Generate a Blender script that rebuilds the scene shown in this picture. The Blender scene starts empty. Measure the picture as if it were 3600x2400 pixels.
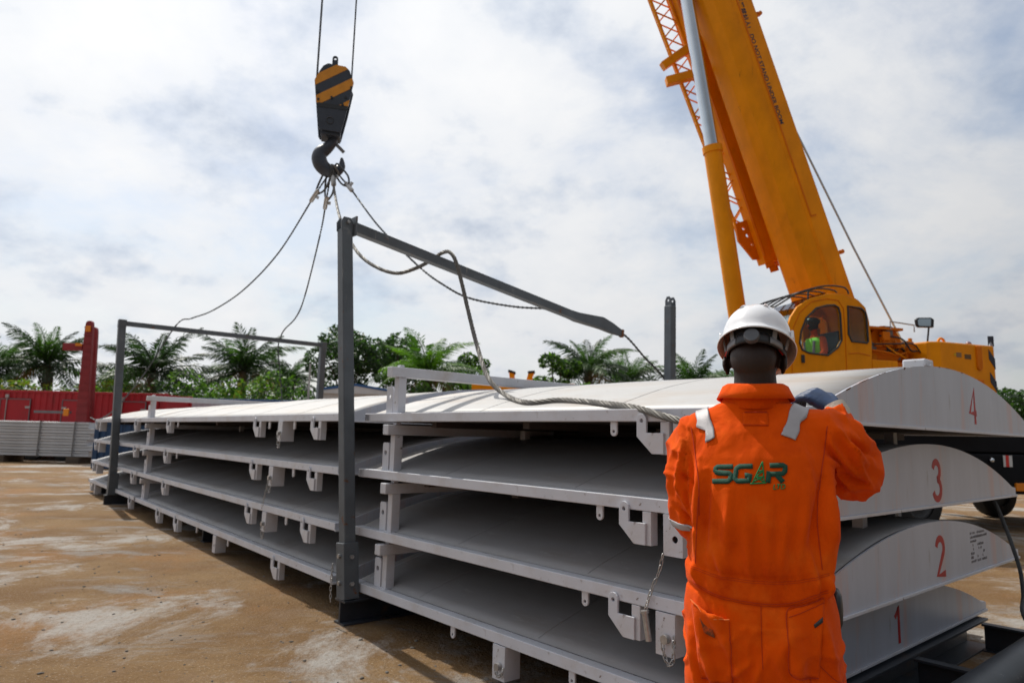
import bpy, bmesh, math, random
import numpy as np
from mathutils import Vector, Matrix, noise
from mathutils.bvhtree import BVHTree

random.seed(7)
R = math.radians
scene = bpy.context.scene
COL = scene.collection
V3 = Vector

# ------------------------------------------------------------------ camera
PITCH, ROLL = R(7.9), R(1.43)
fw = V3((0, math.cos(PITCH), math.sin(PITCH)))
rt = V3((1, 0, 0))
up = rt.cross(fw)
rt2 = rt * math.cos(ROLL) + up * math.sin(ROLL)
up2 = -rt * math.sin(ROLL) + up * math.cos(ROLL)
cd = bpy.data.cameras.new('camera')
cd.sensor_width = 36.0
cd.lens = 24.11
cd.clip_end = 3000
cd.dof.use_dof = True
cd.dof.focus_distance = 2.15
cd.dof.aperture_fstop = 5.0
cam = bpy.data.objects.new('camera', cd)
COL.objects.link(cam)
mw = Matrix((rt2, up2, -fw)).transposed().to_4x4()
mw.translation = (0, 0, 1.45)
cam.matrix_world = mw
scene.camera = cam

# stack axes: U runs along the long edges (away to the left), V across (away to the right)
YAW = R(41.0)
U = V3((-math.sin(YAW), math.cos(YAW), 0))
V = V3((math.cos(YAW), math.sin(YAW), 0))

# ------------------------------------------------------------------ sky and sun
SUN_EL = R(54)
sun_h = (U + V * 0.05).normalized()
sdir = sun_h * math.cos(SUN_EL) + V3((0, 0, math.sin(SUN_EL)))
world = bpy.data.worlds.new('World')
scene.world = world
world.use_nodes = True
wn, wl = world.node_tree.nodes, world.node_tree.links
wn.clear()
def wnode(t, **k):
    n = wn.new(t)
    for a, b in k.items(): setattr(n, a, b)
    return n
w_out = wnode('ShaderNodeOutputWorld')
w_bg = wnode('ShaderNodeBackground')
w_bg.inputs['Strength'].default_value = 0.070
w_sky = wnode('ShaderNodeTexSky', sky_type='NISHITA', sun_disc=False)
w_sky.sun_elevation = SUN_EL
w_sky.sun_rotation = math.atan2(sun_h.x, sun_h.y)
w_sky.altitude = 50
w_sky.air_density = 1.2
w_sky.dust_density = 2.0
tc = wnode('ShaderNodeTexCoord')
sep = wnode('ShaderNodeSeparateXYZ')
wl.new(tc.outputs['Generated'], sep.inputs[0])
den = wnode('ShaderNodeMath', operation='MAXIMUM'); wl.new(sep.outputs['Z'], den.inputs[0]); den.inputs[1].default_value = 0.0
den2 = wnode('ShaderNodeMath', operation='ADD'); wl.new(den.outputs[0], den2.inputs[0]); den2.inputs[1].default_value = 0.42
dx = wnode('ShaderNodeMath', operation='DIVIDE'); wl.new(sep.outputs['X'], dx.inputs[0]); wl.new(den2.outputs[0], dx.inputs[1])
dy = wnode('ShaderNodeMath', operation='DIVIDE'); wl.new(sep.outputs['Y'], dy.inputs[0]); wl.new(den2.outputs[0], dy.inputs[1])
cmb = wnode('ShaderNodeCombineXYZ'); wl.new(dx.outputs[0], cmb.inputs[0]); wl.new(dy.outputs[0], cmb.inputs[1])
def wnoise(scale, detail, rough, off, dist=0.0):
    mp = wnode('ShaderNodeMapping'); wl.new(cmb.outputs[0], mp.inputs['Vector']); mp.inputs['Location'].default_value = off
    n = wnode('ShaderNodeTexNoise'); wl.new(mp.outputs[0], n.inputs['Vector'])
    n.inputs['Scale'].default_value = scale; n.inputs['Detail'].default_value = detail
    n.inputs['Roughness'].default_value = rough; n.inputs['Distortion'].default_value = dist
    return n
def wramp(src, stops):
    r = wnode('ShaderNodeValToRGB'); wl.new(src, r.inputs[0])
    e = r.color_ramp.elements
    while len(e) < len(stops): e.new(0.5)
    for el, (p, c) in zip(e, stops):
        el.position = p; el.color = (*c, 1) if len(c) == 3 else c
    return r
n_cover = wnoise(2.1, 14, 0.62, (12.6, 15.2, 0.0), 0.3)     # where the thin high cloud lies
n_puff = wnoise(4.6, 14, 0.56, (19.2, -4.3, 4.0), 0.0)      # low grey puffs
cover = wramp(n_cover.outputs['Fac'], [(0.35, (0.42,) * 3), (0.46, (0.82,) * 3), (0.54, (1.0,) * 3)])
puff = wramp(n_puff.outputs['Fac'], [(0.34, (15.2, 15.3, 15.5)), (0.51, (14.2, 14.5, 15.0)), (0.60, (11.6, 12.4, 13.7)), (0.70, (8.4, 9.5, 11.4))])
nrmv = wnode('ShaderNodeVectorMath', operation='NORMALIZE'); wl.new(tc.outputs['Generated'], nrmv.inputs[0])
dotv = wnode('ShaderNodeVectorMath', operation='DOT_PRODUCT'); wl.new(nrmv.outputs[0], dotv.inputs[0]); dotv.inputs[1].default_value = sdir
half = wnode('ShaderNodeMath', operation='MULTIPLY_ADD'); wl.new(dotv.outputs['Value'], half.inputs[0]); half.inputs[1].default_value = 0.5; half.inputs[2].default_value = 0.5
glow = wnode('ShaderNodeFloatCurve'); wl.new(half.outputs[0], glow.inputs['Value'])      # thin cloud is brightest round the sun
gc = glow.mapping.curves[0]; gc.points[0].location = (0.0, 0.10); gc.points[1].location = (1.0, 1.0)
for gx, gy in ((0.25, 0.10), (0.5, 0.38), (0.72, 0.70), (0.9, 0.90)): gc.points.new(gx, gy)
glow.mapping.update()
pm_ = wnode('ShaderNodeVectorMath', operation='SCALE'); wl.new(puff.outputs[0], pm_.inputs[0]); wl.new(glow.outputs[0], pm_.inputs['Scale'])
w_mix = wnode('ShaderNodeMix', data_type='RGBA')
wl.new(cover.outputs[0], w_mix.inputs['Factor'])
w_blue = wnode('ShaderNodeVectorMath', operation='SCALE'); wl.new(w_sky.outputs[0], w_blue.inputs[0]); w_blue.inputs['Scale'].default_value = 1.7
wl.new(w_blue.outputs[0], w_mix.inputs['A'])
wl.new(pm_.outputs[0], w_mix.inputs['B'])
wl.new(w_mix.outputs['Result'], w_bg.inputs['Color'])
wl.new(w_bg.outputs[0], w_out.inputs[0])

sl = bpy.data.lights.new('sun', 'SUN')
sl.energy = 4.1
sl.angle = R(0.6)
sl.color = (1.0, 0.95, 0.86)
sun = bpy.data.objects.new('sun', sl)
COL.objects.link(sun)
sun.rotation_euler = sdir.to_track_quat('Z', 'Y').to_euler()

scene.view_settings.view_transform = 'Standard'
scene.view_settings.look = 'None'
scene.view_settings.exposure = 0.0
scene.view_settings.gamma = 1.0
scene.cycles.use_denoising = True
scene.cycles.max_bounces = 8

# ------------------------------------------------------------------ materials
MATS = {}
def mat(name, col, rough=0.5, metal=0.0, var=0.0, vscale=4.0, bump=0.0, bscale=40.0, dirt=None, dscale=2.0, dlo=0.52, dhi=0.62,
        stretch=(1, 1, 1), spec=0.5, dirt2=None, d2scale=9.0, d2lo=0.6, d2hi=0.68, coat=0.0, sheen=0.0, scr=None, scrst=(3, 0.25, 6), scrs=16.0):
    if name in MATS: return MATS[name]
    m = bpy.data.materials.new(name); m.use_nodes = True
    nt = m.node_tree; N, L = nt.nodes, nt.links
    b = N['Principled BSDF']
    b.inputs['Base Color'].default_value = (*col, 1)
    b.inputs['Roughness'].default_value = rough
    b.inputs['Metallic'].default_value = metal
    b.inputs['Specular IOR Level'].default_value = spec
    b.inputs['Coat Weight'].default_value = coat
    b.inputs['Sheen Weight'].default_value = sheen
    t = N.new('ShaderNodeTexCoord')
    mp = N.new('ShaderNodeMapping'); L.new(t.outputs['Object'], mp.inputs[0]); mp.inputs['Scale'].default_value = stretch
    cur = None
    def nz(scale, detail=6, rough_=0.6, vec=mp):
        n = N.new('ShaderNodeTexNoise'); L.new(vec.outputs[0], n.inputs['Vector'])
        n.inputs['Scale'].default_value = scale; n.inputs['Detail'].default_value = detail; n.inputs['Roughness'].default_value = rough_
        return n
    def rmp(src, lo, hi):
        r = N.new('ShaderNodeMapRange'); L.new(src, r.inputs[0]); r.inputs[1].default_value = lo; r.inputs[2].default_value = hi
        return r
    if var:
        n = nz(vscale); r = rmp(n.outputs['Fac'], 0.3, 0.7)
        mx = N.new('ShaderNodeMix'); mx.data_type = 'RGBA'; L.new(r.outputs[0], mx.inputs['Factor'])
        mx.inputs['A'].default_value = (*[c * (1 - var) for c in col], 1)
        mx.inputs['B'].default_value = (*[min(1, c * (1 + var)) for c in col], 1)
        cur = mx.outputs['Result']
    for dc, ds, lo, hi in ((dirt, dscale, dlo, dhi), (dirt2, d2scale, d2lo, d2hi)):
        if dc:
            n = nz(ds, 8, 0.65); r = rmp(n.outputs['Fac'], lo, hi)
            mx = N.new('ShaderNodeMix'); mx.data_type = 'RGBA'; L.new(r.outputs[0], mx.inputs['Factor'])
            if cur: L.new(cur, mx.inputs['A'])
            else: mx.inputs['A'].default_value = (*col, 1)
            mx.inputs['B'].default_value = (*dc, 1)
            cur = mx.outputs['Result']
    if scr:     # scuffs and runs: long thin marks
        mp2 = N.new('ShaderNodeMapping'); L.new(t.outputs['Object'], mp2.inputs[0]); mp2.inputs['Scale'].default_value = scrst; mp2.inputs['Rotation'].default_value = (0.15, 0.1, 0.2)
        n = nz(scrs, 9, 0.72, mp2); r = rmp(n.outputs['Fac'], 0.60, 0.70); n2 = nz(1.1, 3, 0.5); r2 = rmp(n2.outputs['Fac'], 0.42, 0.62)
        ml = N.new('ShaderNodeMath'); ml.operation = 'MULTIPLY'; L.new(r.outputs[0], ml.inputs[0]); L.new(r2.outputs[0], ml.inputs[1])
        mx = N.new('ShaderNodeMix'); mx.data_type = 'RGBA'; L.new(ml.outputs[0], mx.inputs['Factor'])
        if cur: L.new(cur, mx.inputs['A'])
        else: mx.inputs['A'].default_value = (*col, 1)
        mx.inputs['B'].default_value = (*scr, 1); cur = mx.outputs['Result']
    if cur: L.new(cur, b.inputs['Base Color'])
    if bump:
        n = nz(bscale, 4, 0.6); bp_ = N.new('ShaderNodeBump'); bp_.inputs['Strength'].default_value = bump; bp_.inputs['Distance'].default_value = 0.02
        L.new(n.outputs['Fac'], bp_.inputs['Height']); L.new(bp_.outputs[0], b.inputs['Normal'])
    MATS[name] = m
    return m

WHITE = mat('white_paint', (0.57, 0.585, 0.635), 0.42, var=0.07, vscale=3, dirt=(0.44, 0.38, 0.33), dscale=1.6, dlo=0.52, dhi=0.80, dirt2=(0.16, 0.11, 0.085), d2scale=16, d2lo=0.655, d2hi=0.69, bump=0.06, bscale=9, scr=(0.27, 0.24, 0.22), scrst=(4, 1.2, 1.2))
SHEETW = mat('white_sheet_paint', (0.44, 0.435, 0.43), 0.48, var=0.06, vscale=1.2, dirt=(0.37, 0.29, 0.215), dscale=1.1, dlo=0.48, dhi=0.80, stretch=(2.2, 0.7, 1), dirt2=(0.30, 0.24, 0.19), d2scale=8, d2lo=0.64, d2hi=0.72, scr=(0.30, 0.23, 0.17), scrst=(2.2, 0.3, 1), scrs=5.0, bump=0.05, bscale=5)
PLATEW = mat('white_plate_paint', (0.455, 0.485, 0.555), 0.38, var=0.08, vscale=2.0, stretch=(2.6, 1, 0.45), dirt=(0.58, 0.37, 0.33), dscale=1.1, dlo=0.52, dhi=0.70, dirt2=(0.30, 0.29, 0.29), d2scale=5, d2lo=0.62, d2hi=0.76, scr=(0.27, 0.25, 0.25), scrst=(5, 1, 0.25), scrs=7.0, bump=0.06, bscale=4)  # pinkish streaks are a warm reflection put into the plate colour
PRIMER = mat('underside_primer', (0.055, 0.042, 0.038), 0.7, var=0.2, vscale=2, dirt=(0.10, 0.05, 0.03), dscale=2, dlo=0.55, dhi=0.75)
SHEETG = mat('dusty_gap_shade_sheet', (0.275, 0.27, 0.275), 0.55, var=0.08, vscale=1.2, dirt=(0.22, 0.19, 0.165), dscale=1.1, dlo=0.48, dhi=0.80, stretch=(2.2, 0.7, 1), dirt2=(0.36, 0.355, 0.36), d2scale=3, d2lo=0.62, d2hi=0.70, scr=(0.36, 0.35, 0.35), scrst=(2.2, 0.5, 1), scrs=6.0)  # dusty grey sheet, colour darkened to deepen the shade in the panel gaps
RUST = mat('rust', (0.17, 0.07, 0.03), 0.9, var=0.4, vscale=30, bump=0.4, bscale=120)
GREYP = mat('grey_frame_paint', (0.085, 0.10, 0.115), 0.5, var=0.18, vscale=5, dirt=(0.20, 0.20, 0.19), dscale=5, dlo=0.66, dhi=0.8, dirt2=(0.12, 0.05, 0.025), d2scale=9, d2lo=0.635, d2hi=0.66, bump=0.08, scr=(0.24, 0.23, 0.22), scrst=(5, 5, 0.6), scrs=6.0)
DARKST = mat('dark_blue_steel', (0.028, 0.034, 0.045), 0.42, var=0.25, vscale=5, dirt=(0.10, 0.06, 0.035), dscale=4, dlo=0.62, dhi=0.75, bump=0.08)
ROPE = mat('wire_rope', (0.13, 0.122, 0.11), 0.6, metal=0.2, var=0.2, vscale=25)
ROPED = mat('greasy_wire_rope', (0.07, 0.075, 0.08), 0.5, metal=0.4, var=0.3, vscale=20)
ZINC = mat('galvanised_steel', (0.42, 0.41, 0.40), 0.38, metal=0.75, var=0.2, vscale=40, dirt=(0.14, 0.08, 0.05), dscale=30, dlo=0.6, dhi=0.7)
REDPT = mat('red_number_paint', (0.40, 0.006, 0.008), 0.5, var=0.12, vscale=14)
INK = mat('faded_black_stencil', (0.10, 0.085, 0.085), 0.7, var=0.4, vscale=60)
CRANEY = mat('crane_yellow_paint', (0.78, 0.27, 0.0006), 0.42, var=0.13, vscale=2.5, dirt=(0.46, 0.14, 0.002), dscale=1.6, dlo=0.58, dhi=0.85, stretch=(1, 1, 0.6), spec=0.18, scr=(0.30, 0.09, 0.004), scrst=(2.5, 2.5, 0.25), scrs=4.0)
CRANEO = mat('crane_orange_paint', (0.64, 0.16, 0.0006), 0.45, var=0.12, vscale=3, dirt=(0.18, 0.07, 0.02), dscale=3, dlo=0.58, dhi=0.8, spec=0.18)
HOOKDK = mat('hook_block_navy', (0.030, 0.038, 0.055), 0.45, var=0.2, vscale=6)
HOOKY = mat('hazard_yellow', (0.60, 0.24, 0.012), 0.5, var=0.1, vscale=8)
NAVY = mat('hazard_navy', (0.022, 0.028, 0.05), 0.5)
CHROME = mat('chrome_rod', (0.62, 0.66, 0.70), 0.16, metal=1.0, var=0.05)
BLACK = mat('black_rubber', (0.012, 0.012, 0.013), 0.65, var=0.2, vscale=20)
DKTRIM = mat('dark_trim', (0.02, 0.022, 0.025), 0.4)
CARRIER = mat('carrier_black', (0.008, 0.009, 0.012), 0.7, var=0.2, vscale=3, spec=0.12)
GREYDK = mat('dull_grey', (0.16, 0.16, 0.165), 0.55, var=0.15)
TYRE = mat('tyre_rubber', (0.016, 0.016, 0.017), 0.8, bump=0.2, bscale=30, dirt=(0.10, 0.07, 0.045), dscale=4, dlo=0.55, dhi=0.8)
REDC = mat('container_red', (0.40, 0.008, 0.016), 0.45, var=0.12, vscale=0.8, dirt=(0.13, 0.02, 0.015), dscale=1.5, dlo=0.58, dhi=0.8, stretch=(2, 2, 0.6))
REDR = mat('ramp_red', (0.24, 0.012, 0.016), 0.5, var=0.15, vscale=2)
BLUEC = mat('container_blue', (0.010, 0.050, 0.135), 0.5, var=0.12, vscale=1)
AMBER = mat('amber_lens', (0.75, 0.22, 0.005), 0.3)
REDLENS = mat('reflector_red', (0.6, 0.02, 0.02), 0.3)
WHITEB = mat('clean_white', (0.60, 0.61, 0.63), 0.5, var=0.06, vscale=2)
ORANGE = mat('orange_cotton', (0.76, 0.082, 0.001), 0.85, var=0.10, vscale=7, bump=0.22, bscale=420, dirt=(0.44, 0.026, 0.001), dscale=3.2, dlo=0.52, dhi=0.78, spec=0.05, sheen=0.05, dirt2=(0.82, 0.13, 0.008), d2scale=5, d2lo=0.55, d2hi=0.75)
on_, ol_ = ORANGE.node_tree.nodes, ORANGE.node_tree.links
o_t = on_.new('ShaderNodeTexCoord'); o_m = on_.new('ShaderNodeMapping'); ol_.new(o_t.outputs['Object'], o_m.inputs[0]); o_m.inputs['Scale'].default_value = (1.0, 1.0, 0.55)
o_n = on_.new('ShaderNodeTexNoise'); ol_.new(o_m.outputs[0], o_n.inputs['Vector']); o_n.inputs['Scale'].default_value = 10.0; o_n.inputs['Detail'].default_value = 2.5; o_n.inputs['Distortion'].default_value = 0.5; o_n.inputs['Roughness'].default_value = 0.5
o_b = on_.new('ShaderNodeBump'); o_b.inputs['Strength'].default_value = 0.6; o_b.inputs['Distance'].default_value = 0.03; ol_.new(o_n.outputs['Fac'], o_b.inputs['Height'])
for n_ in on_:
    if n_.type == 'BUMP' and n_ != o_b: ol_.new(o_b.outputs[0], n_.inputs['Normal'])
STITCH = mat('orange_stitching', (0.46, 0.030, 0.001), 0.9)
SILVER = mat('reflective_tape', (0.36, 0.345, 0.355), 0.5, metal=0.15, var=0.07, vscale=20, bump=0.15, bscale=500)
LOGOG = mat('logo_dark_green', (0.004, 0.060, 0.034), 0.8, bump=0.3, bscale=700)
LOGOL = mat('logo_light_green', (0.010, 0.20, 0.045), 0.8, bump=0.3, bscale=700)
HATW = mat('hard_hat_white', (0.78, 0.79, 0.82), 0.22, coat=0.3, var=0.02)
HATIN = mat('hat_inner_cream', (0.55, 0.50, 0.44), 0.5)
STRAP = mat('suspension_black', (0.018, 0.02, 0.024), 0.5)
STRAPG = mat('suspension_grey', (0.22, 0.225, 0.24), 0.5)
SKIN = mat('dark_skin', (0.026, 0.013, 0.009), 0.5, var=0.2, vscale=25, bump=0.18, bscale=260, spec=0.35)
HAIR = mat('short_black_hair', (0.008, 0.007, 0.007), 0.8, bump=0.5, bscale=500)
GLOVE = mat('glove_navy', (0.008, 0.032, 0.095), 0.55, var=0.25, vscale=30, bump=0.1, bscale=120)
KNIT = mat('glove_knit', (0.55, 0.50, 0.42), 0.9, bump=0.4, bscale=300)
VEST = mat('hi_vis_green', (0.30, 0.90, 0.03), 0.7)
SEATM = mat('seat_fabric', (0.07, 0.075, 0.08), 0.8)
BOOT = mat('boot_leather', (0.03, 0.022, 0.018), 0.6, bump=0.2)
BARK = mat('bark', (0.10, 0.075, 0.055), 0.9, var=0.3, vscale=6, bump=0.6, bscale=14)
LEAFS = [mat('leaf_dark', (0.020, 0.046, 0.016), 0.5, var=0.35, vscale=0.9), mat('leaf_mid', (0.042, 0.100, 0.016), 0.5, var=0.35, vscale=0.9),
         mat('leaf_bright', (0.11, 0.23, 0.018), 0.5, var=0.3, vscale=0.9), mat('leaf_yellow', (0.17, 0.18, 0.030), 0.55, var=0.3, vscale=1.2), mat('leaf_dead', (0.17, 0.105, 0.05), 0.7, var=0.3, vscale=1.2)]
for m in LEAFS:   # leaves let some light through
    nt_ = m.node_tree; b = nt_.nodes['Principled BSDF']; tl = nt_.nodes.new('ShaderNodeBsdfTranslucent'); mxs = nt_.nodes.new('ShaderNodeMixShader'); mxs.inputs[0].default_value = 0.30
    src_ = b.inputs['Base Color'].links[0].from_socket
    hs = nt_.nodes.new('ShaderNodeMix'); hs.data_type = 'RGBA'; hs.blend_type = 'MULTIPLY'; hs.inputs['Factor'].default_value = 1.0; hs.inputs['B'].default_value = (1.7, 1.9, 0.9, 1); nt_.links.new(src_, hs.inputs['A'])
    nt_.links.new(hs.outputs['Result'], tl.inputs[0]); nt_.links.new(b.outputs[0], mxs.inputs[1]); nt_.links.new(tl.outputs[0], mxs.inputs[2]); nt_.links.new(mxs.outputs[0], nt_.nodes['Material Output'].inputs[0])
GLASS = bpy.data.materials.new('tinted_glass'); GLASS.use_nodes = True
g_ = GLASS.node_tree; gb = g_.nodes['Principled BSDF']
g_mix = g_.nodes.new('ShaderNodeMixShader'); g_tr = g_.nodes.new('ShaderNodeBsdfTransparent'); g_gl = g_.nodes.new('ShaderNodeBsdfGlossy')
g_tr.inputs[0].default_value = (0.80, 0.86, 0.87, 1); g_gl.inputs['Roughness'].default_value = 0.03
g_lw = g_.nodes.new('ShaderNodeLayerWeight'); g_lw.inputs[0].default_value = 0.5
g_pw = g_.nodes.new('ShaderNodeMath'); g_pw.operation = 'POWER'; g_.links.new(g_lw.outputs['Facing'], g_pw.inputs[0]); g_pw.inputs[1].default_value = 3.0
g_fr = g_.nodes.new('ShaderNodeMath'); g_fr.operation = 'MULTIPLY_ADD'; g_.links.new(g_pw.outputs[0], g_fr.inputs[0]); g_fr.inputs[1].default_value = 0.5; g_fr.inputs[2].default_value = 0.07
g_.links.new(g_fr.outputs[0], g_mix.inputs[0]); g_.links.new(g_tr.outputs[0], g_mix.inputs[1]); g_.links.new(g_gl.outputs[0], g_mix.inputs[2])
g_.links.new(g_mix.outputs[0], g_.nodes['Material Output'].inputs[0])
MIRROR = mat('mirror_glass', (0.75, 0.78, 0.8), 0.05, metal=1.0)

def ground_material():
    m = bpy.data.materials.new('packed_laterite'); m.use_nodes = True
    N, L = m.node_tree.nodes, m.node_tree.links
    b = N['Principled BSDF']; b.inputs['Roughness'].default_value = 0.9; b.inputs['Specular IOR Level'].default_value = 0.25
    t = N.new('ShaderNodeTexCoord')
    def nz(scale, detail=8, rough=0.6, off=(0, 0, 0), st=(1, 1, 1), rot=0.0, dist=0.0):
        mp = N.new('ShaderNodeMapping'); L.new(t.outputs['Object'], mp.inputs[0]); mp.inputs['Location'].default_value = off
        mp.inputs['Scale'].default_value = st; mp.inputs['Rotation'].default_value = (0, 0, rot)
        n = N.new('ShaderNodeTexNoise'); L.new(mp.outputs[0], n.inputs['Vector']); n.inputs['Scale'].default_value = scale
        n.inputs['Detail'].default_value = detail; n.inputs['Roughness'].default_value = rough; n.inputs['Distortion'].default_value = dist
        return n.outputs['Fac']
    def rm(src, lo, hi):
        r = N.new('ShaderNodeMapRange'); r.interpolation_type = 'SMOOTHSTEP'; L.new(src, r.inputs[0]); r.inputs[1].default_value = lo; r.inputs[2].default_value = hi
        return r.outputs[0]
    def mix(f, a, bb):
        x = N.new('ShaderNodeMix'); x.data_type = 'RGBA'
        L.new(f, x.inputs['Factor'])
        for s, k in ((a, 'A'), (bb, 'B')):
            if isinstance(s, tuple): x.inputs[k].default_value = (*s, 1)
            else: L.new(s, x.inputs[k])
        return x.outputs['Result']
    def mul(a, bb):
        x = N.new('ShaderNodeMath'); x.operation = 'MULTIPLY'; L.new(a, x.inputs[0])
        if isinstance(bb, float): x.inputs[1].default_value = bb
        else: L.new(bb, x.inputs[1])
        return x.outputs[0]
    c = mix(rm(nz(0.9, 6, 0.6), 0.35, 0.65), (0.160, 0.086, 0.031), (0.225, 0.138, 0.062))
    c = mix(mul(rm(nz(0.55, 5, 0.6, (4, 9, 0)), 0.50, 0.68), 0.6), c, (0.27, 0.128, 0.042))            # orange laterite
    c = mix(mul(rm(nz(2.6, 9, 0.68, (9, 1, 0), dist=0.6), 0.50, 0.66), 0.6), c, (0.20, 0.125, 0.07))
    c = mix(mul(rm(nz(0.42, 13, 0.74, (3.3, 5.6, 0), dist=0.5), 0.495, 0.60), 0.9), c, (0.365, 0.345, 0.32))   # spilt cement, pale crust
    c = mix(mul(rm(nz(0.45, 11, 0.72, (11, 3, 0), (1, 2.0, 1), 0.5, 0.5), 0.53, 0.66), 0.8), c, (0.25, 0.245, 0.235))
    c = mix(mul(rm(nz(26, 6, 0.75), 0.52, 0.68), 0.65), c, (0.15, 0.10, 0.06))
    c = mix(mul(rm(nz(60, 3, 0.7, (5, 5, 0)), 0.58, 0.68), 0.5), c, (0.48, 0.42, 0.34))
    L.new(c, b.inputs['Base Color'])
    bp_ = N.new('ShaderNodeBump'); bp_.inputs['Strength'].default_value = 0.8; bp_.inputs['Distance'].default_value = 0.035
    ad = N.new('ShaderNodeMath'); ad.operation = 'ADD'; L.new(nz(38, 6, 0.7), ad.inputs[0]); L.new(mul(nz(7, 6, 0.6), 1.5), ad.inputs[1])
    L.new(ad.outputs[0], bp_.inputs['Height']); L.new(bp_.outputs[0], b.inputs['Normal'])
    return m
GROUND = ground_material()

# ------------------------------------------------------------------ helpers
class MB:
    """collects shapes; build() links them as ONE mesh object"""
    def __init__(s): s.v = []; s.f = []
    def add(s, vs, fs):
        o = len(s.v); s.v += [tuple(p) for p in vs]; s.f += [tuple(i + o for i in f) for f in fs]; return s
    def box(s, x0, x1, y0, y1, z0, z1, M=None):
        vs = [(x, y, z) for z in (z0, z1) for y in (y0, y1) for x in (x0, x1)]
        if M is not None: vs = [M @ V3(p) for p in vs]
        return s.add(vs, [(0, 2, 3, 1), (4, 5, 7, 6), (0, 1, 5, 4), (2, 6, 7, 3), (0, 4, 6, 2), (1, 3, 7, 5)])
    def beam(s, p, q, w, h, upv=(0, 0, 1)):
        p, q = V3(p), V3(q); d = (q - p).normalized(); x = d.cross(V3(upv)).normalized(); z = x.cross(d)
        vs = [c + x * a * w / 2 + z * b * h / 2 for c in (p, q) for b in (-1, 1) for a in (-1, 1)]
        return s.add(vs, [(0, 1, 3, 2), (4, 6, 7, 5), (0, 4, 5, 1), (2, 3, 7, 6), (0, 2, 6, 4), (1, 5, 7, 3)])
    def tube(s, pts, r, n=8, caps=True, closed=False):
        pts = [V3(p) for p in pts]; m = len(pts)
        rs = r if isinstance(r, (list, tuple)) else [r] * m
        vs = []; fs = []; nrm = None
        for i, p in enumerate(pts):
            if closed: t = (pts[(i + 1) % m] - pts[i - 1])
            else: t = (pts[min(i + 1, m - 1)] - pts[max(i - 1, 0)])
            t.normalize()
            if nrm is None:
                a = V3((0, 0, 1)) if abs(t.z) < 0.9 else V3((1, 0, 0)); nrm = t.cross(a).normalized()
            else:
                nrm = (nrm - t * nrm.dot(t)).normalized()
            b = t.cross(nrm)
            for k in range(n):
                a = 2 * math.pi * k / n; vs.append(p + (nrm * math.cos(a) + b * math.sin(a)) * rs[i])
        for i in range(m if closed else m - 1):
            j = (i + 1) % m
            for k in range(n):
                l = (k + 1) % n; fs.append((i * n + k, i * n + l, j * n + l, j * n + k))
        if caps and not closed:
            fs.append(tuple(range(n - 1, -1, -1))); fs.append(tuple((m - 1) * n + k for k in range(n)))
        return s.add(vs, fs)
    def cyl(s, p, q, r, n=16): return s.tube([p, q], r, n)
    def prism(s, poly, to3, h):
        """poly 2D extruded: to3(a, b, t) gives the point, t runs 0..h"""
        n = len(poly); vs = [to3(a, b, 0) for a, b in poly] + [to3(a, b, h) for a, b in poly]
        fs = [tuple(range(n - 1, -1, -1)), tuple(range(n, 2 * n))] + [(i, (i + 1) % n, n + (i + 1) % n, n + i) for i in range(n)]
        return s.add(vs, fs)
    def holed(s, outer, holes, to3, h):
        """plate with holes, extruded 0..h"""
        bm = bmesh.new(); edges = []; loops = []
        for lp in [outer] + holes:
            vv = [bm.verts.new((a, b, 0)) for a, b in lp]; loops.append(vv)
            edges += [bm.edges.new((vv[i], vv[(i + 1) % len(vv)])) for i in range(len(vv))]
        bmesh.ops.triangle_fill(bm, use_beauty=True, edges=edges, normal=(0, 0, 1))
        bm.verts.index_update(); pts = [tuple(v.co[:2]) for v in bm.verts]; tris = [tuple(v.index for v in f.verts) for f in bm.faces]
        n = len(pts); vs = [to3(a, b, 0) for a, b in pts] + [to3(a, b, h) for a, b in pts]
        fs = [t[::-1] for t in tris] + [tuple(i + n for i in t) for t in tris]
        for vv in loops:
            ix = [v.index for v in vv]; k = len(ix)
            fs += [(ix[i], ix[(i + 1) % k], n + ix[(i + 1) % k], n + ix[i]) for i in range(k)]
        bm.free(); return s.add(vs, fs)
    def ellip(s, c, r, nu=20, nv=14, M=None):
        vs = []; fs = []
        for j in range(1, nv):
            th = math.pi * j / nv
            for i in range(nu):
                ph = 2 * math.pi * i / nu; vs.append(V3((r[0] * math.sin(th) * math.cos(ph), r[1] * math.sin(th) * math.sin(ph), r[2] * math.cos(th))))
        top = len(vs); vs.append(V3((0, 0, r[2]))); bot = len(vs); vs.append(V3((0, 0, -r[2])))
        for j in range(nv - 2):
            for i in range(nu):
                k = (i + 1) % nu; fs.append((j * nu + i, (j + 1) * nu + i, (j + 1) * nu + k, j * nu + k))
        for i in range(nu):
            k = (i + 1) % nu; fs.append((top, i, k)); fs.append((bot, (nv - 2) * nu + k, (nv - 2) * nu + i))
        if M is not None: vs = [M @ p for p in vs]
        return s.add([p + V3(c) for p in vs], fs)
    def rings(s, rings, cap=True):
        n = len(rings[0]); vs = [p for rg in rings for p in rg]; fs = []
        for i in range(len(rings) - 1):
            for k in range(n):
                l = (k + 1) % n; fs.append((i * n + k, i * n + l, (i + 1) * n + l, (i + 1) * n + k))
        if cap: fs.append(tuple(range(n - 1, -1, -1))); fs.append(tuple((len(rings) - 1) * n + k for k in range(n)))
        return s.add(vs, fs)
    def grid(s, P, nu, nv):
        vs = [P(i / nu, j / nv) for j in range(nv + 1) for i in range(nu + 1)]; w = nu + 1
        return s.add(vs, [(j * w + i, j * w + i + 1, (j + 1) * w + i + 1, (j + 1) * w + i) for j in range(nv) for i in range(nu)])
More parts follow.
